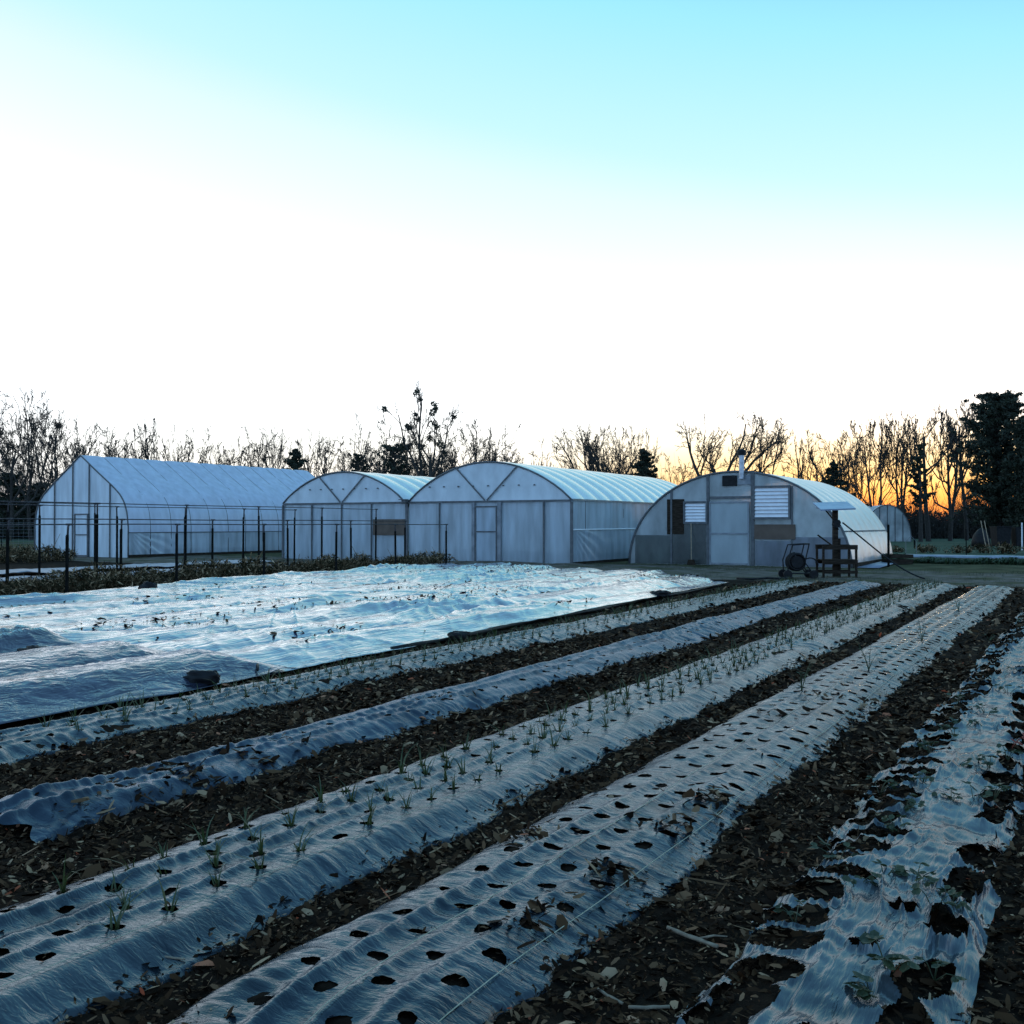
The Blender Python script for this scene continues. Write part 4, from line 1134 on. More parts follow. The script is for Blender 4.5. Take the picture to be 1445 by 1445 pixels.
M['film_mid'] = film_mat('greenhouse_film_mid', (.26, .29, .34), transl=.4, clear=.2, gloss=.12, rough=.3, wrs=.4, dirt=.45)
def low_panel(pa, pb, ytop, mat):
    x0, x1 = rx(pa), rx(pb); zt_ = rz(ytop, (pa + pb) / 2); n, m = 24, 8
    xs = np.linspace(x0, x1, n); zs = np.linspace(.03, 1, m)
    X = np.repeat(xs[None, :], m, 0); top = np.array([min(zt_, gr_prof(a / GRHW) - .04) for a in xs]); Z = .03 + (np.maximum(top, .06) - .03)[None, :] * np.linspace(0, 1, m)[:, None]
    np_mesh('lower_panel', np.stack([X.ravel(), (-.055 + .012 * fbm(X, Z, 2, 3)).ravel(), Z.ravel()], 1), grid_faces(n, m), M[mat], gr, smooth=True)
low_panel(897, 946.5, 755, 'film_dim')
M['film_interior_gloom'] = film_mat('greenhouse_film_interior_gloom', (.055, .07, .06), transl=.35, clear=.3, gloss=.12, rough=.3, wrs=.4, dirt=.6)
low_panel(950, 997, 738, 'film_interior_gloom')  # near-black film colour paints in the dark interior left of the door
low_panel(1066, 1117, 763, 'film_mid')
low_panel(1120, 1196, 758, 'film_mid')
# chimney
xc = rx(1048.5); zb = rz(672, 1048); ztop = rz(638, 1048)
ch = empty('chimney', (0, 0, 0)); ch.parent = gr
MB().tube([(xc, -.16, zb - .1), (xc, -.16, ztop)], .095, 14).build('flue_pipe', M['chimney'], ch, smooth=False)
MB().tube([(xc, -.16, ztop - .12), (xc, -.16, ztop + .02), (xc, -.16, ztop + .06), (xc, -.16, ztop + .10)], [.15, .155, .14, .05], 14).build('rain_cap', M['black'], ch)
MB().bar((xc - .02, -.13, zb), (xc + .28, .2, zb + .05), .03, .03).build('flue_strut', M['steel'], ch)

# benches and pots standing inside, seen dimly through the film
def bench(x0, x1, y, label, h=.8):
    b = empty('potting_bench', ((x0 + x1) / 2, y, 0)); w = x1 - x0
    tag(b, label, 'bench')
    MB().box((0, 0, h), (w, .8, .06)).build('bench_top', M['wood_dark'], b)
    for sx in (-1, 1):
        for sy in (-1, 1): MB().box((sx * (w / 2 - .08), sy * .34, h / 2 - .015), (.07, .07, h - .03)).build('leg', M['wood_dark'], b)
    MB().box((0, .34, h * .45), (w - .24, .03, h * .7)).build('apron', M['wood_dark'], b)
    return b
bench(GRX0 + .7, wx(997, GR_Y) - .1, GR_Y + .55, 'dark bench standing inside the rounded greenhouse left of its door', 1.05)
bench(wx(1066, GR_Y) + .1, GRX1 - .7, GR_Y + .6, 'dark bench standing inside the rounded greenhouse right of its door', .95)
rg_ = np.random.default_rng(8)
clumps('potted_plant', [(GRX0 + 1.1 + k * .45, GR_Y + .75) for k in range(6)], [M['green_plant']], 'leafy plant behind the film left of the rounded greenhouse door', 'plant', 'plants inside the rounded greenhouse', .3, .5, 60, 29, w=.03)
for o in COL.objects:
    if o.get('group') == 'plants inside the rounded greenhouse': o.location.z = 1.08

# broom leaning on the front
br = empty('broom', (wx(980, GR_Y), GR_Y - .35, 0)); tag(br, 'pale handled broom leaning upright against the rounded greenhouse front', 'broom')
MB().tube([(0, 0, .2), (-.09, .23, 1.55)], .016, 7).build('handle', M['handle_wood'], br)
MB().box((0, -.01, .11), (.32, .06, .2), taper=.7).build('brush_head', M['wood_dark'], br)

# white skirt sheet beside the right wall
V = np.array([(GRX1 + .1, GR_Y + .1, .03), (GRX1 + .85, GR_Y + .1, .03), (GRX1 + .75, GR_Y + 3.8, .05), (GRX1 + .12, GR_Y + 6.5, .10)])
o = np_mesh('ground_sheet', V, np.array([[0, 1, 2, 3]]), M['row_cover']); o.modifiers.new('thickness', 'SOLIDIFY').thickness = .01
tag(o, 'pale wedge of plastic lying on the ground along the rounded greenhouse side', 'sheet')

# --- small far hoop house
fx, fy = at(1252, 88); fr = empty('hoop_house', (fx, fy, 0), R(22)); tag(fr, 'small distant bluish hoop house beyond the rounded greenhouse', 'greenhouse')
def fh(t): return 3.2 * max(0, 1 - abs(t) ** 2.2) ** .55
pr = [(-2.0 * math.cos(math.pi * k / 32), 3.2 * math.sin(math.pi * k / 32) ** .9 if 0 < k < 32 else 0.0) for k in range(33)]
roof_film(fr, 'roof_film', M['film_a'], pr, 0, 8, 1.3, .03)
end_wall(fr, 'end_wall', M['film_c'], fh, 2.0, 0, n=40, m=8, seed=3)
for x in (-1.3, -.65, 0, .65, 1.3): MB().box((x, -.05, fh(x / 2) / 2), (.07, .05, fh(x / 2) - .05)).build('stud', M['frame_dark'], fr)
MB().tube([(x, -.04, z) for x, z in pr], .04, 6).build('hoop', M['frame_dark'], fr)

# ------------------------------------------------------------------ things by the right greenhouse
# hose reel cart
hx, hy = at(1126, 28.0); hc = empty('hose_reel_cart', (hx, hy, 0), HEAD)
tag(hc, 'black hose reel cart with a tall handle before the rounded greenhouse', 'hose cart')
for s in (-1, 1):
    MB().tube([(-.34, s * .24, .12), (-.36, s * .24, .5), (-.22, s * .24, .93), (.24, s * .24, .96)] if s < 0 else [(-.34, s * .24, .12), (-.36, s * .24, .5), (-.22, s * .24, .93), (.24, s * .24, .96)], .018, 7).build('side_frame', M['black'], hc)
    MB().tube([(.24, s * .24, .96), (.12, s * .24, .45), (.38, s * .24, .1)], .018, 7).build('strut', M['black'], hc)
MB().tube([(.24, -.24, .96), (.24, .24, .96)], .02, 7).build('handle', M['black'], hc)
mb = MB()
for k in range(7):
    y_ = -.19 + .063 * k; rr = .22 + .02 * math.sin(k * 2)
    mb.tube([(-.08 + rr * math.cos(a), y_, .46 + rr * math.sin(a)) for a in np.linspace(0, 6.2832, 20)], .028, 6)
mb.build('hose_coil', M['black'], hc, smooth=True)
MB().tube([(-.08, -.22, .46), (-.08, .22, .46)], .17, 14).build('drum', M['black'], hc)
for x in (-.36, .36):
    for s in (-1, 1):
        MB().tube([(x, s * .27 - .03, .12), (x, s * .27 + .03, .12)], .12, 14).build('wheel', M['black'], hc)
MB().tube([(.3 + .22 * math.cos(a), -.12, .35 + .22 * math.sin(a)) for a in np.linspace(0, 5.6, 18)], .02, 6).build('loose_hose', M['black'], hc, smooth=True)
MB().box((0.02, 0, .14), (.8, .46, .03)).build('base_tray', M['black'], hc)

# solar panel stand on a wooden rack
sx_, sy_ = at(1180, 28.5); st = empty('solar_stand', (sx_, sy_, 0), HEAD)
tag(st, 'small solar panel on a dark post fixed to a wooden rack', 'solar panel')
MB().box((-.03, 0, .96), (.13, .13, 1.88)).build('post', M['wood_dark'], st)
MB().box((.10, .05, .55), (.06, .06, 1.1)).build('side_post', M['wood_dark'], st)
MB().box((-.06, .0, 2.02), (.98, .75, .04), rx=R(16), ry=R(-2)).build('panel', M['solar'], st)
MB().box((-.06, .0, 1.975), (1.0, .06, .05)).build('panel_rail', M['grey_metal'], st)
for s in (-1, 1):
    for t in (-1, 1): MB().box((s * .46, t * .3, .45), (.055, .055, .9)).build('leg', M['wood_dark'], st)
for z, t in ((.16, .08), (.44, .12), (.86, .13)):
    MB().box((0, -.335, z), (.98, .03, t)).build('rail', M['wood_dark'], st)
    MB().box((0, .335, z), (.98, .03, t)).build('rail', M['wood_dark'], st)
MB().box((0, 0, .50), (.96, .63, .025)).build('shelf', M['wood_dark'], st)
mb = MB(); rgk = np.random.default_rng(2)
for k in range(9):
    a = rgk.uniform(0, 6.28); c = np.array((-.03, -.08, 1.5)); mb.tube([c + rgk.normal(0, .05, 3), c + np.array((.12 * math.cos(a), -.03, .16 * math.sin(a))), c + rgk.normal(0, .09, 3)], .016, 5)
mb.box((-.03, -.11, 1.52), (.16, .1, .22)); mb.build('charge_box', M['black'], st)
MB().bar((-.35, -.05, 1.94), (-.08, -.05, 1.62), .035, .035).build('brace', M['wood_dark'], st)
MB().bar((-.5, .1, 1.2), (-.12, .0, .9), .04, .04).build('tool_arm', M['wood_dark'], st)
# black hose sagging from the stand down to the path
p0 = np.array([sx_ + .15, sy_ + .1, 1.52]); q = at(1305, 27.2); p1 = np.array([q[0], q[1], .03]); pts = []
for k in range(25):
    t = k / 24; p = p0 * (1 - t) + p1 * t; p[2] = 1.52 * (1 - t) ** 1.12 + .03 - .16 * math.sin(math.pi * t) * t; pts.append(p)
o = MB().tube(pts, .022, 7).build('hose', M['black'], smooth=True); tag(o, 'black hose running from the solar stand down to the path', 'hose')
pts = [(*at(px, d), .04) for px, d in ((1040, 27.2), (1060, 26.8), (1082, 27.3), (1100, 27.0), (1118, 27.5))]
o = MB().tube(pts, .035, 6).build('hose', M['black'], smooth=True); tag(o, 'black hose lying flat on the path left of the hose cart', 'hose')

def field_post(px, depth, h, label, r=.03, mat='tpost', flange=True):
    x, y = at(px, depth); mb = MB().tube([(0, 0, 0), (0, 0, h)], r, 6)
    if flange: mb.box((r, 0, h * .5), (r * 1.6, .012, h * .98))
    o = mb.build('field_post', M[mat]); o.location = (x, y, 0); tag(o, label, 'post'); return o
field_post(1253, 35.4, 1.5, 'dark metal post at the back corner of the rounded greenhouse', .03)
field_post(1290, 62, 1.75, 'dark thin post standing in the field beside the distant hoop house', .035)
field_post(1363, 46, 1.3, 'thin dark post among the garden beds at right', .015)
field_post(1442, 58, 1.6, 'pale post at the right edge near the bins', .04, 'white_metal', False)
o = MB().tube([(0, 0, 0), (0, 0, .7), (.25, 0, .95), (.5, 0, .7), (.5, 0, 0)], .012, 6).build('wire_hoop', M['steel']); o.location = (*at(1278, 47), 0); o.rotation_euler = (0, 0, HEAD); tag(o, 'small wire hoop over the garden bed at right', 'wire hoop')
# crate by the wall corner
def crate(px, d, label):
    x, y = at(px, d); c = empty('crate', (x, y, 0), HEAD + .2); tag(c, label, 'crate')
    MB().box((0, 0, .02), (.9, .6, .03)).build('crate_floor', M['wood_dark'], c)
    for z in (.12, .3): 
        for s in (-1, 1):
            MB().box((0, s * .3, z), (.94, .025, .13)).build('slat', M['wood_dark'], c); MB().box((s * .45, 0, z), (.025, .57, .13)).build('slat', M['wood_dark'], c)
crate(1266, 38, 'low dark crate on the ground behind the corner post')
# bins
def bin_(px, d, w, h, label):
    x, y = at(px, d); b = empty('bin', (x, y, 0), HEAD); tag(b, label, 'bin', 'bins under the big evergreen')
    MB().box((0, 0, h / 2), (w * .85, w * .85, h), taper=1.15).build('body', M['black'], b, bevel=.03)
    MB().box((0, 0, h + .03), (w * 1.04, w * 1.06, .06)).build('lid', M['black'], b, bevel=.015)
    MB().tube([(-w * .4, w * .52, h - .05), (w * .4, w * .52, h - .05)], .02, 6).build('handle', M['black'], b)
bin_(1412, 69, 1.05, 1.3, 'tall black bin under the evergreen, left of its pair')
bin_(1438, 69, .85, 1.25, 'black bin at the right edge beside the taller bin')
x, y = at(1384, 68)
mb = MB(); n = 14
sandV = []
o = MB().tube([(0, 0, 0), (0, 0, .4), (0, 0, .8), (.05, 0, 1.1), (.08, 0, 1.25)], [.62, .58, .45, .25, .08], 12).build('covered_heap', M['black'], smooth=True); o.location = (x, y, 0); tag(o, 'black covered heap with tool handles leaning on it', 'heap')
for k, (pa, pb) in enumerate(((1391, 1384), (1396, 1389))):
    a = at(pa, 66.5); b = at(pb, 66.8); o = MB().tube([(*a, 0), (*b, 1.75)], .03, 6).build('tool_handle', M['handle_wood']); 
    tag(o, ['leaning wooden tool handle nearer the black heap', 'leaning wooden tool handle nearer the bins'][k], 'tool', 'wooden tools by the bins')

# wire fence at far left
wf = empty('wire_fence', (*at(-10, 58), 0), HEAD); tag(wf, 'thin wire fence with slim posts at the far left', 'fence')
for k in range(8):
    MB().tube([(-9 + k * 1.9, 0, 0), (-9 + k * 1.9, 0, 1.9)], .03, 6).build('post', M['tpost'], wf)
mb = MB()
for z in np.arange(.2, 1.9, .2): mb.tube([(-9, -.035, z), (4.3, -.035, z)], .006, 4)
for x in np.arange(-9, 4.3, .3): mb.tube([(x, -.035, .1), (x, -.035, 1.85)], .004, 4)
mb.build('wire_mesh', M['steel'], wf)

# ------------------------------------------------------------------ trees
def prisms(P0, P1, R0, R1, n=3):
    P0, P1 = np.array(P0), np.array(P1); R0, R1 = np.array(R0)[:, None], np.array(R1)[:, None]
    t = P1 - P0; t /= np.linalg.norm(t, axis=1)[:, None] + 1e-9
    h = np.where(np.abs(t[:, 2:3]) < .9, np.array([[0, 0, 1.0]]), np.array([[1.0, 0, 0]]))
    u = np.cross(t, h); u /= np.linalg.norm(u, axis=1)[:, None]; w = np.cross(u, t)
    N = len(P0); V = np.empty((N, 2 * n, 3))
    for k in range(n):
        a = 2 * math.pi * k / n; d = math.cos(a) * u + math.sin(a) * w
        V[:, k] = P0 + d * R0; V[:, n + k] = P1 + d * R1
    b = np.arange(N)[:, None] * 2 * n; Fq = []
    for k in range(n):
        k2 = (k + 1) % n; Fq.append(np.concatenate([b + k, b + k2, b + n + k2, b + n + k], 1))
    return V.reshape(-1, 3), np.concatenate(Fq)

def grow(rg, H, W, trunk_frac, r0, upright, kids, stems=1, twist=.22):
    """trunk, ascending limbs, branches and twigs; every limb curves up towards the light"""
    segs = []
    def branch(p, d, L, r, lev, maxl):
        ns = (6, 6, 5, 4, 3)[min(lev, 4)]
        pts = [p]; dirs = [d]; rad = [r]
        rend = r * (.35 if lev < 2 else .3)
        for k in range(ns):
            d = d + rg.normal(0, twist * (.5 if lev == 0 else 1.0), 3) + np.array((0, 0, upright * (.10, .14, .12, .10, .06)[min(lev, 4)]))
            d = d / np.linalg.norm(d); p = p + d * L / ns; rr = r + (rend - r) * (k + 1) / ns
            segs.append((lev, pts[-1], p, rad[-1], rr)); pts.append(p); dirs.append(d); rad.append(rr)
        if lev >= maxl: return
        nk = max(2, int(round(kids[lev] * rg.uniform(.75, 1.25))))
        for q in range(nk):
            if lev == 0: t = trunk_frac + (1 - trunk_frac) * ((q + rg.random()) / nk) ** .9
            else: t = .25 + .75 * (q + rg.random()) / nk
            t = min(t, .999); i = int(t * ns); f = t * ns - i
            b = pts[i] * (1 - f) + pts[i + 1] * f; dd = dirs[min(i + 1, ns)]
            ax = np.cross(dd, rg.normal(0, 1, 3)); ax /= np.linalg.norm(ax)
            ang = rg.uniform(.55, 1.15) if lev == 0 else rg.uniform(.4, .95)
            nd = dd * math.cos(ang) + ax * math.sin(ang); nd /= np.linalg.norm(nd)
            rb = (rad[i] * (1 - f) + rad[i + 1] * f) * rg.uniform(.5, .75)
            rem = 1 - t
            LL = L * (rg.uniform(.55, .85) * (.45 + .75 * rem) * (1 if upright > .95 else 1.75) if lev == 0 else rg.uniform(.32, .62) * (1.05 - .5 * t))
            branch(b, nd, LL, max(rb, .006), lev + 1, maxl)
    for s in range(stems):
        d = np.array((rg.normal(0, .22) if stems > 1 else rg.normal(0, .05), rg.normal(0, .2) if stems > 1 else 0, 1.0)); d /= np.linalg.norm(d)
        branch(np.array((rg.normal(0, .25) if stems > 1 else 0, rg.normal(0, .25) if stems > 1 else 0, 0.0)), d, H * (rg.uniform(.7, .85) if upright > .95 else rg.uniform(.42, .55)), r0 * (1 if stems == 1 else .75), 0, len(kids))
    lev = np.array([s[0] for s in segs]); P0 = np.array([s[1] for s in segs]); P1 = np.array([s[2] for s in segs])
    A = np.array([s[3] for s in segs]); B = np.array([s[4] for s in segs])
    top = np.percentile(P1[:, 2], 99.8); half = np.percentile(np.hypot(P1[:, 0] - P0[0, 0], P1[:, 1]), 94)
    cen = P1[lev >= 2][:, :2].mean(0); zc = P1[lev >= 2][:, 2].mean()
    for P in (P0, P1): P[:, :2] -= cen[None, :] * (np.clip(P[:, 2:3] / zc, 0, 1.3) ** 1.2)
    half = np.percentile(np.hypot(P1[:, 0], P1[:, 1]), 95)
    kx = W / 2 / half; kz = H / top
    if upright <= .95: kx = max(kx, .70 * kz)
    elif stems > 1: kx = max(kx, .45 * kz)
    sc = np.array((kx, kx, kz))
    return lev, P0 * sc, P1 * sc, A, B

def bare_tree(px, top, spread, depth, label, seed, trunk=.25, r0=.2, upright=.5, kids=(7, 5, 4, 3), stems=1, twist=.22, cat='tree', group=None, base_drop=0, twig=.0215):
    rg = np.random.default_rng(seed); spread = spread * 1.35; upright = upright * 1.0; kids = (kids[0] + 1, kids[1] + 1, kids[2], kids[3] + 1) + ((3,) if len(kids) > 4 else ())
    x, y = at(px, depth); H = (HY - top) * depth / F + EYE; W = spread * depth / F
    root = empty('bare_tree', (x, y, 0), rg.uniform(0, 6.28)); tag(root, label, cat, group or 'bare winter trees behind the greenhouses')
    best = None
    for t_ in range(4):
        g_ = grow(np.random.default_rng(seed * 13 + t_), H, W, trunk, r0, upright, kids, stems, twist)
        q_ = g_[2][g_[0] >= 2]; r_ = np.hypot(q_[:, 0], q_[:, 1]); top_ = q_[:, 2] > np.percentile(q_[:, 2], 85)
        sc_ = np.percentile(r_, 99.5) / max(np.percentile(r_, 80), .01) + 1.5 * np.hypot(*q_[top_][:, :2].mean(0)) / max(np.percentile(r_, 80), .01)
        if best is None or sc_ < best[0]: best = (sc_, g_)
    lev, P0, P1, A, B = best[1]
    A = np.maximum(A, twig); B = np.maximum(B, twig * .75)
    k = lev <= 1
    V, Fq = prisms(P0[k], P1[k], A[k], B[k], 6); np_mesh('trunk', V, Fq, M['bark'], root, smooth=True)
    k = ~k
    V, Fq = prisms(P0[k], P1[k], A[k], B[k], 3); np_mesh('crown', V, Fq, M['twig'], root)
    return root, P1, lev

T = [  # px, top, spread, depth, label, options
    (14, 550, 66, 92, 'tall bare tree at the far left edge', dict(trunk=.2, upright=.8, kids=(8, 5, 5, 4))),
    (44, 556, 46, 96, 'narrow bare tree second from the left edge', dict(trunk=.25, upright=.9)),
    (74, 562, 62, 90, 'tall forked bare tree left of the peaked greenhouse roof', dict(trunk=.3, upright=.7)),
    (122, 588, 54, 95, 'shorter bare tree with a dark nest just above the peaked roof', dict(trunk=.3, upright=.7)),
    (188, 600, 26, 105, 'slim bare tree left of the pair above the peaked roof', dict(trunk=.3, upright=1.1, kids=(6, 4, 4, 3))),
    (211, 588, 30, 105, 'taller slim bare tree of the pair above the peaked roof', dict(trunk=.35, upright=1.1, kids=(6, 4, 4, 3))),
    (246, 600, 42, 104, 'bare tree right of the slim pair above the peaked roof', dict(trunk=.3, upright=.9, kids=(6, 5, 4, 3))),
    (292, 608, 48, 108, 'dense bare tree above the middle of the peaked roof', dict(trunk=.25, kids=(8, 5, 5, 4))),
    (336, 602, 56, 108, 'wide bare tree above the far half of the peaked roof', dict(trunk=.3, kids=(8, 5, 5, 4))),
    (380, 606, 34, 110, 'thin bare tree at the far end of the peaked roof', dict(trunk=.3, upright=.9, kids=(6, 4, 4, 3))),
    (444, 606, 34, 108, 'thin bare tree right of the small cedar', dict(trunk=.2, upright=1.2, kids=(6, 4, 4, 3), stems=2)),
    (478, 616, 44, 105, 'low spreading bare tree over the smaller arched bay', dict(trunk=.2, kids=(8, 5, 5, 4))),
    (536, 578, 76, 98, 'dense twiggy bare tree left of the mistletoe tree', dict(trunk=.22, upright=.8, kids=(9, 6, 5, 4))),
    (570, 618, 60, 96, 'short dark bare tree tangled before the mistletoe tree', dict(trunk=.15, kids=(9, 6, 5, 4))),
    (672, 590, 60, 104, 'leaning bare tree right of the mistletoe tree', dict(trunk=.3, upright=.7, kids=(7, 5, 5, 4))),
    (702, 624, 50, 108, 'low bare tree over the left of the bigger arched bay', dict(trunk=.2, kids=(7, 5, 5, 3))),
    (762, 614, 40, 110, 'small pale bare tree standing alone above the bigger arched bay', dict(trunk=.35, upright=.8, kids=(5, 4, 4, 3))),
    (838, 599, 84, 98, 'broad dense dark bare tree above the right of the twin greenhouse', dict(trunk=.15, upright=.6, kids=(11, 6, 6, 4), stems=1, r0=.3)),
    (882, 602, 36, 102, 'narrow bare tree between the broad dark tree and a cedar', dict(trunk=.3, upright=.9, kids=(7, 5, 4, 3))),
    (944, 640, 40, 110, 'low bare tree in the yellow glow left of the rounded greenhouse', dict(trunk=.25, kids=(6, 5, 4, 3))),
    (1022, 581, 132, 92, 'big wide spreading bare tree behind the chimney', dict(trunk=.2, upright=.55, kids=(9, 6, 6, 5), r0=.42, twist=.24)),
    (1082, 588, 62, 96, 'fan shaped bare tree right of the chimney', dict(trunk=.2, upright=.6, kids=(7, 6, 5, 4), r0=.25)),
    (1128, 614, 32, 106, 'thin bare tree above the rounded greenhouse roof', dict(trunk=.35, upright=1.0, kids=(5, 4, 4, 3))),
    (1148, 618, 28, 108, 'slender wavy bare tree right of the thin one above the rounded roof', dict(trunk=.4, upright=.9, kids=(5, 4, 3, 3), twist=.3)),
    (1174, 608, 44, 100, 'bare tree rising above the small dark cedar at the rounded roof', dict(trunk=.3, upright=.8, kids=(7, 5, 4, 3))),
    (1236, 590, 50, 92, 'tall forked slim bare tree in the orange glow above the distant hoop house', dict(trunk=.35, upright=1.3, kids=(6, 5, 4, 3), stems=2)),
    (1272, 580, 48, 94, 'second slim bare tree in the orange glow with clustered stems', dict(trunk=.35, upright=1.4, kids=(6, 5, 4, 3), stems=3)),
    (1310, 572, 54, 88, 'bare tree carrying some evergreen growth in the orange glow', dict(trunk=.3, upright=1.2, kids=(8, 5, 5, 4), r0=.24)),
    (1342, 576, 50, 90, 'double stemmed bare tree just left of the big evergreen', dict(trunk=.3, upright=1.2, kids=(8, 5, 5, 4), stems=2, r0=.26)),
    (1364, 566, 56, 94, 'bare tree whose twigs stand up behind the big evergreen', dict(trunk=.35, upright=1.1, kids=(8, 5, 5, 4))),
    (-40, 560, 70, 94, 'bare tree beyond the left edge of the tree line', dict(trunk=.25)),
    (1500, 570, 70, 90, 'bare tree beyond the right edge of the tree line', dict(trunk=.25)),
]
for k, (px, top, sp, dep, lab, opt) in enumerate(T):
    root, P1, lev = bare_tree(px, top, sp, dep, lab, 100 + k, **opt)
    if px == 122:
        V = rnd; pts = P1[lev == 4]; c = pts[np.argmin(np.abs(pts[:, 2] - pts[:, 2].max() * .9))]
        rgn = np.random.default_rng(4); n = 220; d = rgn.normal(0, 1, (n, 3)); d /= np.linalg.norm(d, axis=1)[:, None]
        a = c + d * rgn.uniform(0, .32, (n, 1)); b = a + rgn.normal(0, .22, (n, 3)); Vv, Ff = prisms(a, b, np.full(n, .02), np.full(n, .015), 3)
        np_mesh('nest', Vv, Ff, M['twig'], root)

# the mistletoe tree
root, P1, lev = bare_tree(606, 538, 96, 88, 'tallest bare tree dotted with round mistletoe clumps', 311, trunk=.30, r0=.34, upright=.75, kids=(8, 6, 5, 3), twist=.24, twig=.026)
rgm = np.random.default_rng(12); cand = P1[(lev >= 2) & (P1[:, 2] > P1[:, 2].max() * .55)]
for c in cand[rgm.choice(len(cand), 22, replace=False)]:
    n = 60; rad = rgm.uniform(.14, .40); d = rgm.normal(0, 1, (n, 3)); d /= np.linalg.norm(d, axis=1)[:, None]; q = c + d * rad * rgm.random((n, 1)) ** .4
    e1 = rgm.normal(0, .06, (n, 3)); e2 = rgm.normal(0, .06, (n, 3))
    V = np.stack([q - e1, q + e2, q + e1, q - e2], 1).reshape(-1, 3); np_mesh('mistletoe_clump', V, np.arange(n * 4).reshape(-1, 4), M['mistletoe'], root)

# thin trees filling the band behind the greenhouses
def filler_trees():
    rg = np.random.default_rng(404); protos = []
    for k in range(22):
        px = (-30 + 500 * rg.random()) if k < 6 else (430 + 290 * rg.random()) if k < 16 else (790 + 110 * rg.random()) if k < 19 else (1100 + 140 * rg.random())
        dep = rg.uniform(106, 124); top = rg.uniform(602, 640) if px < 1180 else rg.uniform(590, 630)
        H = (HY - top) * dep / F + EYE; x, y = at(px, dep)
        if len(protos) < 8:
            root, P1, lev = bare_tree(px, top, rg.uniform(48, 70), dep, 'x', 700 + k, trunk=.18, upright=.9, kids=(8, 6, 4, 3), r0=.13, twig=.022); protos.append((root, H))
        else:
            src, h0 = protos[int(rg.integers(8))]; root = src.copy(); COL.objects.link(root); root.location = (x, y, 0); root.rotation_euler = (0, 0, rg.uniform(0, 6.28))
            q = H / h0; root.scale = (q * rg.uniform(.85, 1.25), q * rg.uniform(.85, 1.25), q)
            for ch_ in list(src.children):
                c_ = ch_.copy(); COL.objects.link(c_); c_.parent = root
        tag(root, 'thin bare tree tangled with its neighbours in the low band behind the greenhouses', 'tree', 'thin trees in the low band behind the greenhouses')
filler_trees()

def leaves(rg, centres, rad, n, size):
    i = rg.integers(0, len(centres), n); c = centres[i]; r = rad[i][:, None]
    d = rg.normal(0, 1, (n, 3)); d /= np.linalg.norm(d, axis=1)[:, None]
    q = c + d * r * rg.random((n, 1)) ** .5 * np.array([[1, 1, .6]])
    e1 = rg.normal(0, 1, (n, 3)); e1 /= np.linalg.norm(e1, axis=1)[:, None]; e2 = np.cross(e1, rg.normal(0, 1, (n, 3))); e2 /= np.linalg.norm(e2, axis=1)[:, None]
    s = size * rg.uniform(.6, 1.4, (n, 1)); e1 = e1 * s; e2 = e2 * s * .45
    V = np.stack([q - e1, q + e2, q + e1, q - e2], 1).reshape(-1, 3)
    return V, np.arange(n * 4).reshape(-1, 4)

def evergreen(px, top, spread, depth, label, seed, n=5000, shape='cone', boughs=70, size=.16, low=.06):
    rg = np.random.default_rng(seed); x, y = at(px, depth); H = (HY - top) * depth / F + EYE; W = spread * depth / F
    root = empty('evergreen_tree', (x, y, 0), rg.uniform(0, 6.28)); tag(root, label, 'tree', 'evergreens in the tree line')
    mb = MB(); tr = .018 * H + .05
    mb.tube([(0, 0, 0), (rg.normal(0, .05), rg.normal(0, .05), H * .5), (0, 0, H * .97)], [tr, tr * .6, tr * .12], 7)
    C, Rr = [], []
    for b in range(boughs):
        t = low + (1 - low) * (b + rg.random()) / boughs
        if shape == 'cone': half = (W / 2 * (1 - t) * 1.5 + .25) * rg.uniform(.8, 1.1)
        else: half = W / 2 * (.95 if t < .6 else .95 - .62 * ((t - .6) / .4) ** 1.6) * rg.uniform(.6, 1.08)
        a = rg.uniform(0, 6.28); L = half * rg.uniform(.6, 1.1)
        p0 = np.array((0, 0, H * t * .97)); p1 = np.array((math.cos(a) * L, math.sin(a) * L, min(H * .99, H * t * .97 + L * (rg.uniform(-.15, .5) if shape == 'cone' else rg.uniform(.1, .95)))))
        mb.tube([p0, (p0 + p1) / 2 + (0, 0, -.05), p1], [.05 + .01 * L, .03, .012], 4, cap=False)
        for q in np.linspace(.3, 1, 4): C.append(p0 * (1 - q) + p1 * q); Rr.append((.3 if shape == 'cone' else .20 * (.6 + W / 6)) * rg.uniform(.6, 1.2))
    C.append(np.array((0, 0, H * .98))); Rr.append(.2)
    mb.build('trunk', M['bark'], root)
    V, Fq = leaves(rg, np.array(C), np.array(Rr), n, size); np_mesh('crown', V, Fq, M['cedar'], root)
evergreen(418, 632, 120, 100, 'small dark cedar above the far end of the peaked roof', 1, 12000, 'cone', 110, .14)
evergreen(908, 632, 105, 98, 'small dark cedar in the yellow glow right of the broad dark tree', 2, 9000, 'cone', 100, .14)
evergreen(1176, 650, 84, 98, 'low dark cedar just above the rounded greenhouse roof', 3, 7000, 'cone', 80, .14)
evergreen(556, 628, 84, 94, 'dark bushy evergreen behind the smaller arched bay', 4, 7000, 'round', 90, .12, low=.1)
evergreen(506, 640, 40, 100, 'low round evergreen left of the bushy one behind the smaller bay', 14, 3500, 'round', 40, .14, low=.1)
evergreen(1410, 556, 122, 76, 'biggest evergreen, tall and dark above the bins', 5, 34000, 'round', 330, .13, low=.08)
evergreen(1450, 590, 70, 72, 'dark evergreen at the right edge overlapping the biggest one', 6, 20000, 'round', 200, .14, low=.05)
evergreen(1299, 626, 44, 86, 'sparse evergreen sprays halfway up in the orange glow', 7, 1700, 'round', 26, .15, low=.35)
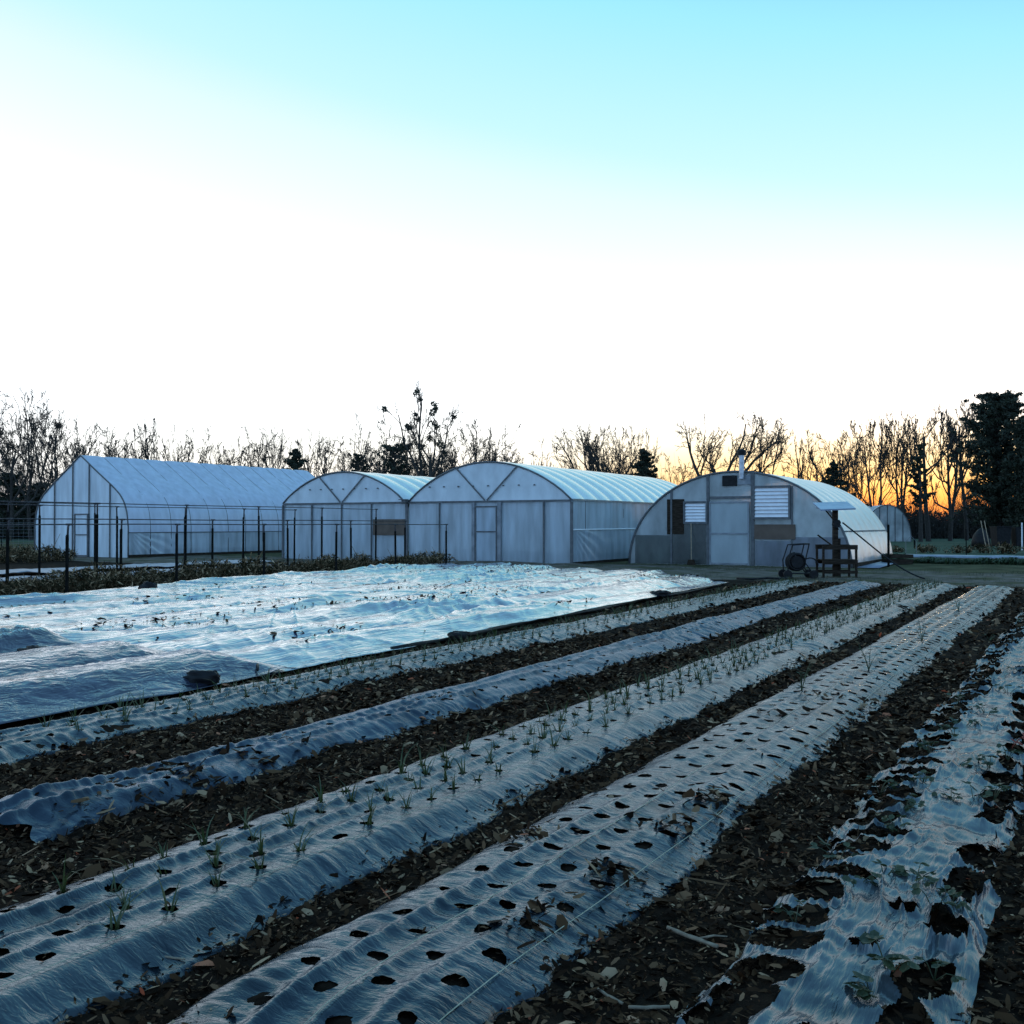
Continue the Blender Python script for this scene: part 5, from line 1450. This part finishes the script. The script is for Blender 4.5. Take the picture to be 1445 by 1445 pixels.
evergreen(1500, 560, 90, 74, 'evergreen just outside the right edge', 8, 9000, 'round', 90, .2)
evergreen(12, 668, 60, 100, 'dark low evergreen behind the trellis frames at the left edge', 9, 6000, 'round', 60, .16, low=.03)
evergreen(52, 682, 54, 102, 'dark low evergreen beside the peaked greenhouse', 10, 5000, 'round', 50, .16, low=.03)

# undergrowth along the tree line
def thicket():
    rg = np.random.default_rng(55)
    hx_ = np.array([-160, 0, 60, 100, 200, 400, 500, 600, 680, 760, 900, 960, 1000, 1120, 1200, 1260, 1330, 1370, 1445, 1650])
    hh = np.array([5.0, 5.6, 5.0, 3.6, 3.6, 3.6, 4.6, 5.0, 3.6, 3.2, 3.8, 3.4, 3.4, 3.6, 3.6, 2.9, 2.5, 3.6, 4.5, 4.5])
    n = 60000; px = rg.uniform(-160, 1650, n); dep = rg.uniform(104, 122, n)
    X = (px - CX) / F * dep; x = X * math.cos(HEAD) - dep * math.sin(HEAD); y = X * math.sin(HEAD) + dep * math.cos(HEAD)
    h = np.interp(px, hx_, hh) * (.72 + .5 * vnoise(px * .045, px * 0 + 2, 1)) * (.8 + .35 * vnoise(px * .2, px * 0 + 5, 2))
    z = h * rg.random(n) ** 1.25
    q = np.stack([x, y, z], 1); e1 = rg.normal(0, 1, (n, 3)); e1 /= np.linalg.norm(e1, axis=1)[:, None]; e2 = np.cross(e1, rg.normal(0, 1, (n, 3))); e2 /= np.linalg.norm(e2, axis=1)[:, None]
    s = (rg.uniform(.10, .26, n) * (1.2 - .6 * z / np.maximum(h, .1)))[:, None]
    e1, e2 = e1 * s, e2 * s * .5
    V1 = np.stack([q - e1, q + e2, q + e1, q - e2], 1).reshape(-1, 3); F1 = np.arange(n * 4).reshape(-1, 4)
    m = 26000; i = rg.integers(0, n, m); b0 = np.stack([x[i], y[i], np.zeros(m)], 1); L = h[i] * (.7 + .55 * rg.random(m) + 1.0 * rg.random(m) ** 2.2 * vnoise(px[i] * .03, px[i] * 0 + 3, 4) * 2.0)
    d = np.stack([rg.normal(0, .22, m), rg.normal(0, .22, m), np.ones(m)], 1); d /= np.linalg.norm(d, axis=1)[:, None]
    mid = b0 + d * (L * .55)[:, None]; d2 = d + rg.normal(0, .2, (m, 3)); end = mid + d2 * (L * .45)[:, None]
    Va, Fa = prisms(b0, mid, np.full(m, .022), np.full(m, .016), 3); Vb, Fb = prisms(mid, end, np.full(m, .016), np.full(m, .008), 3)
    o1 = len(V1); o2 = o1 + len(Va)
    o = np_mesh('undergrowth', np.concatenate([V1, Va, Vb]), np.concatenate([F1, Fa + o1, Fb + o2]), M['brush'])
    tag(o, 'dark tangled undergrowth along the foot of the tree line', 'undergrowth', kind='stuff')
    # a low wooded rise behind closes the view under the sky
thicket()
def far_wood():
    rg = np.random.default_rng(56); n = 26000; px = rg.uniform(-700, 2100, n); dep = rg.uniform(150, 190, n)
    X = (px - CX) / F * dep; x = X * math.cos(HEAD) - dep * math.sin(HEAD); y = X * math.sin(HEAD) + dep * math.cos(HEAD)
    h = 4.2 * (.75 + .5 * vnoise(px * .03, px * 0 + 7, 3)); z = h * rg.random(n) ** 1.2
    q = np.stack([x, y, z], 1); e1 = rg.normal(0, 1, (n, 3)); e1 /= np.linalg.norm(e1, axis=1)[:, None]; e2 = np.cross(e1, rg.normal(0, 1, (n, 3))); e2 /= np.linalg.norm(e2, axis=1)[:, None]
    s = rg.uniform(.25, .5, n)[:, None]; e1, e2 = e1 * s, e2 * s * .6
    o = np_mesh('far_wood', np.stack([q - e1, q + e2, q + e1, q - e2], 1).reshape(-1, 3), np.arange(n * 4).reshape(-1, 4), M['brush'])
    tag(o, 'low dark far wood along the horizon', 'wood', kind='stuff')
far_wood()

# ------------------------------------------------------------------ sky and sun
SUN_AZ = R(22)          # right of the viewing direction
fwd = np.array((-math.sin(HEAD), math.cos(HEAD))); rgt = np.array((math.cos(HEAD), math.sin(HEAD)))
sd = fwd * math.cos(SUN_AZ) + rgt * math.sin(SUN_AZ)
SUN_EL = R(1.0)
w = bpy.data.worlds.new('World'); SC.world = w; w.use_nodes = True
nt = w.node_tree; nt.nodes.clear(); L = nt.links.new
out = nt.nodes.new('ShaderNodeOutputWorld'); bg = nt.nodes.new('ShaderNodeBackground')
sky = nt.nodes.new('ShaderNodeTexSky'); sky.sky_type = 'NISHITA'; sky.sun_disc = False
sky.sun_elevation = R(2.0); sky.sun_rotation = math.atan2(sd[0], sd[1]); sky.air_density = 1.0; sky.dust_density = 1.0; sky.ozone_density = 1.5
tc = nt.nodes.new('ShaderNodeTexCoord')
nrm = nt.nodes.new('ShaderNodeVectorMath'); nrm.operation = 'NORMALIZE'; L(tc.outputs['Generated'], nrm.inputs[0])
def dot(vec):
    d = nt.nodes.new('ShaderNodeVectorMath'); d.operation = 'DOT_PRODUCT'; d.inputs[1].default_value = vec; L(nrm.outputs[0], d.inputs[0]); return d.outputs['Value']
def mth(op, a, b=None, c=None):
    m = nt.nodes.new('ShaderNodeMath'); m.operation = op
    for i, v in enumerate((a, b, c)):
        if v is None: continue
        if hasattr(v, 'links'): L(v, m.inputs[i])
        else: m.inputs[i].default_value = v
    return m.outputs[0]
def mrange(v, a, b, c=0.0, d=1.0, t='SMOOTHSTEP'):
    m = nt.nodes.new('ShaderNodeMapRange'); m.interpolation_type = t
    m.inputs['From Min'].default_value = a; m.inputs['From Max'].default_value = b; m.inputs['To Min'].default_value = c; m.inputs['To Max'].default_value = d
    L(v, m.inputs['Value']); return m.outputs[0]
def ramp(fac, els):
    r = nt.nodes.new('ShaderNodeValToRGB'); cr = r.color_ramp
    while len(cr.elements) < len(els): cr.elements.new(.5)
    for e, (p, c) in zip(cr.elements, els): e.position = p; e.color = rgba(c)
    L(fac, r.inputs['Fac']); return r.outputs[0]
def mixc(f, a, b, typ='MIX'):
    x = nt.nodes.new('ShaderNodeMix'); x.data_type = 'RGBA'; x.blend_type = typ
    if hasattr(f, 'links'): L(f, x.inputs[0])
    else: x.inputs[0].default_value = f
    L(a, x.inputs[6]); L(b, x.inputs[7]); return x.outputs[2]
elev = mth('MULTIPLY', mth('ARCSINE', dot((0, 0, 1))), 57.2958)
tt = mth('ADD', elev, mth('MULTIPLY', dot((rgt[0], rgt[1], 0)), 11.5))
K = 3.0   # ramp colours are stored divided by this
def kk(*c): return tuple(v / K for v in c)
up = ramp(mth('DIVIDE', mth('ADD', tt, 10), 100), [(0, kk(1.5, 1.55, 1.6)), (.16, kk(1.55, 1.65, 1.75)), (.205, kk(1.35, 1.48, 1.6)), (.235, kk(1.06, 1.17, 1.25)), (.29, kk(.80, 1.02, 1.1)), (.315, kk(.60, .98, 1.06)), (.385, kk(.36, .88, 1.04)),
        (.415, kk(.27, .74, 1.03)), (.55, kk(.25, .60, .96)), (1, kk(.13, .36, .68))])
# away from the set sun the dome is dull blue
back = ramp(mth('DIVIDE', mth('ADD', elev, 10), 100), [(0, kk(.62, 1.0, 1.5)), (.2, kk(.60, 1.05, 1.7)), (.42, kk(.30, .60, 1.08)), (.6, kk(.18, .46, .82)), (1, kk(.13, .36, .68))])
front = mrange(dot((fwd[0], fwd[1], 0)), -.25, .55)
dome = mixc(front, back, up)
# warm band at the horizon round the sunset
warm = ramp(mth('DIVIDE', mth('MAXIMUM', elev, 0.0), 10), [(0, kk(.95, .20, .12)), (.12, kk(1.0, .32, .13)), (.18, kk(1.08, .56, .20)), (.25, kk(1.12, .82, .38)), (.35, kk(1.2, 1.02, .62)), (.46, kk(1.3, 1.25, .98)), (.58, kk(1.5, 1.55, 1.45)), (1, kk(1.55, 1.65, 1.75))])
aw = mth('MAXIMUM', mrange(dot((sd[0], sd[1], 0)), .87, .996), mrange(dot((sd[0], sd[1], 0)), .4, .9, 0, .38))
aw = mth('MULTIPLY', aw, mrange(elev, 4.5, 8.0, 1.0, 0.0))
dome = mixc(aw, dome, warm)
scl = nt.nodes.new('ShaderNodeVectorMath'); scl.operation = 'SCALE'; L(dome, scl.inputs[0]); scl.inputs['Scale'].default_value = K
bg.inputs['Strength'].default_value = 1.0
bgs = nt.nodes.new('ShaderNodeBackground'); bgs.inputs['Strength'].default_value = .03; L(sky.outputs[0], bgs.inputs['Color'])
L(scl.outputs[0], bg.inputs['Color']); bg.inputs['Strength'].default_value = .95
add = nt.nodes.new('ShaderNodeAddShader'); L(bgs.outputs[0], add.inputs[0]); L(bg.outputs[0], add.inputs[1]); L(add.outputs[0], out.inputs['Surface'])

ld = bpy.data.lights.new('sun', 'SUN'); ld.energy = .12; ld.angle = R(2); ld.color = (1, .62, .32)
lo = bpy.data.objects.new('sun', ld); COL.objects.link(lo)
from mathutils import Vector
dirv = Vector((sd[0] * math.cos(SUN_EL), sd[1] * math.cos(SUN_EL), math.sin(SUN_EL)))
lo.rotation_euler = dirv.to_track_quat('Z', 'Y').to_euler(); lo.location = dirv * 50

# ------------------------------------------------------------------ camera
cd = bpy.data.cameras.new('camera'); cam = bpy.data.objects.new('camera', cd); COL.objects.link(cam)
cd.sensor_width = 36; cd.lens = F / 1445 * 36; cd.clip_end = 3000; cd.clip_start = .05
cam.location = (0, 0, EYE); cam.rotation_euler = (R(90) + math.atan((HY - CX) / F), 0, HEAD)
SC.camera = cam
SC.view_settings.view_transform = 'Standard'; SC.view_settings.look = 'None'; SC.view_settings.exposure = 0; SC.view_settings.gamma = 1
SC.cycles.max_bounces = 14; SC.cycles.transparent_max_bounces = 16; SC.cycles.diffuse_bounces = 10; SC.cycles.transmission_bounces = 12; SC.cycles.glossy_bounces = 4
SC.cycles.use_denoising = True
SC.render.resolution_x = SC.render.resolution_y = 1024
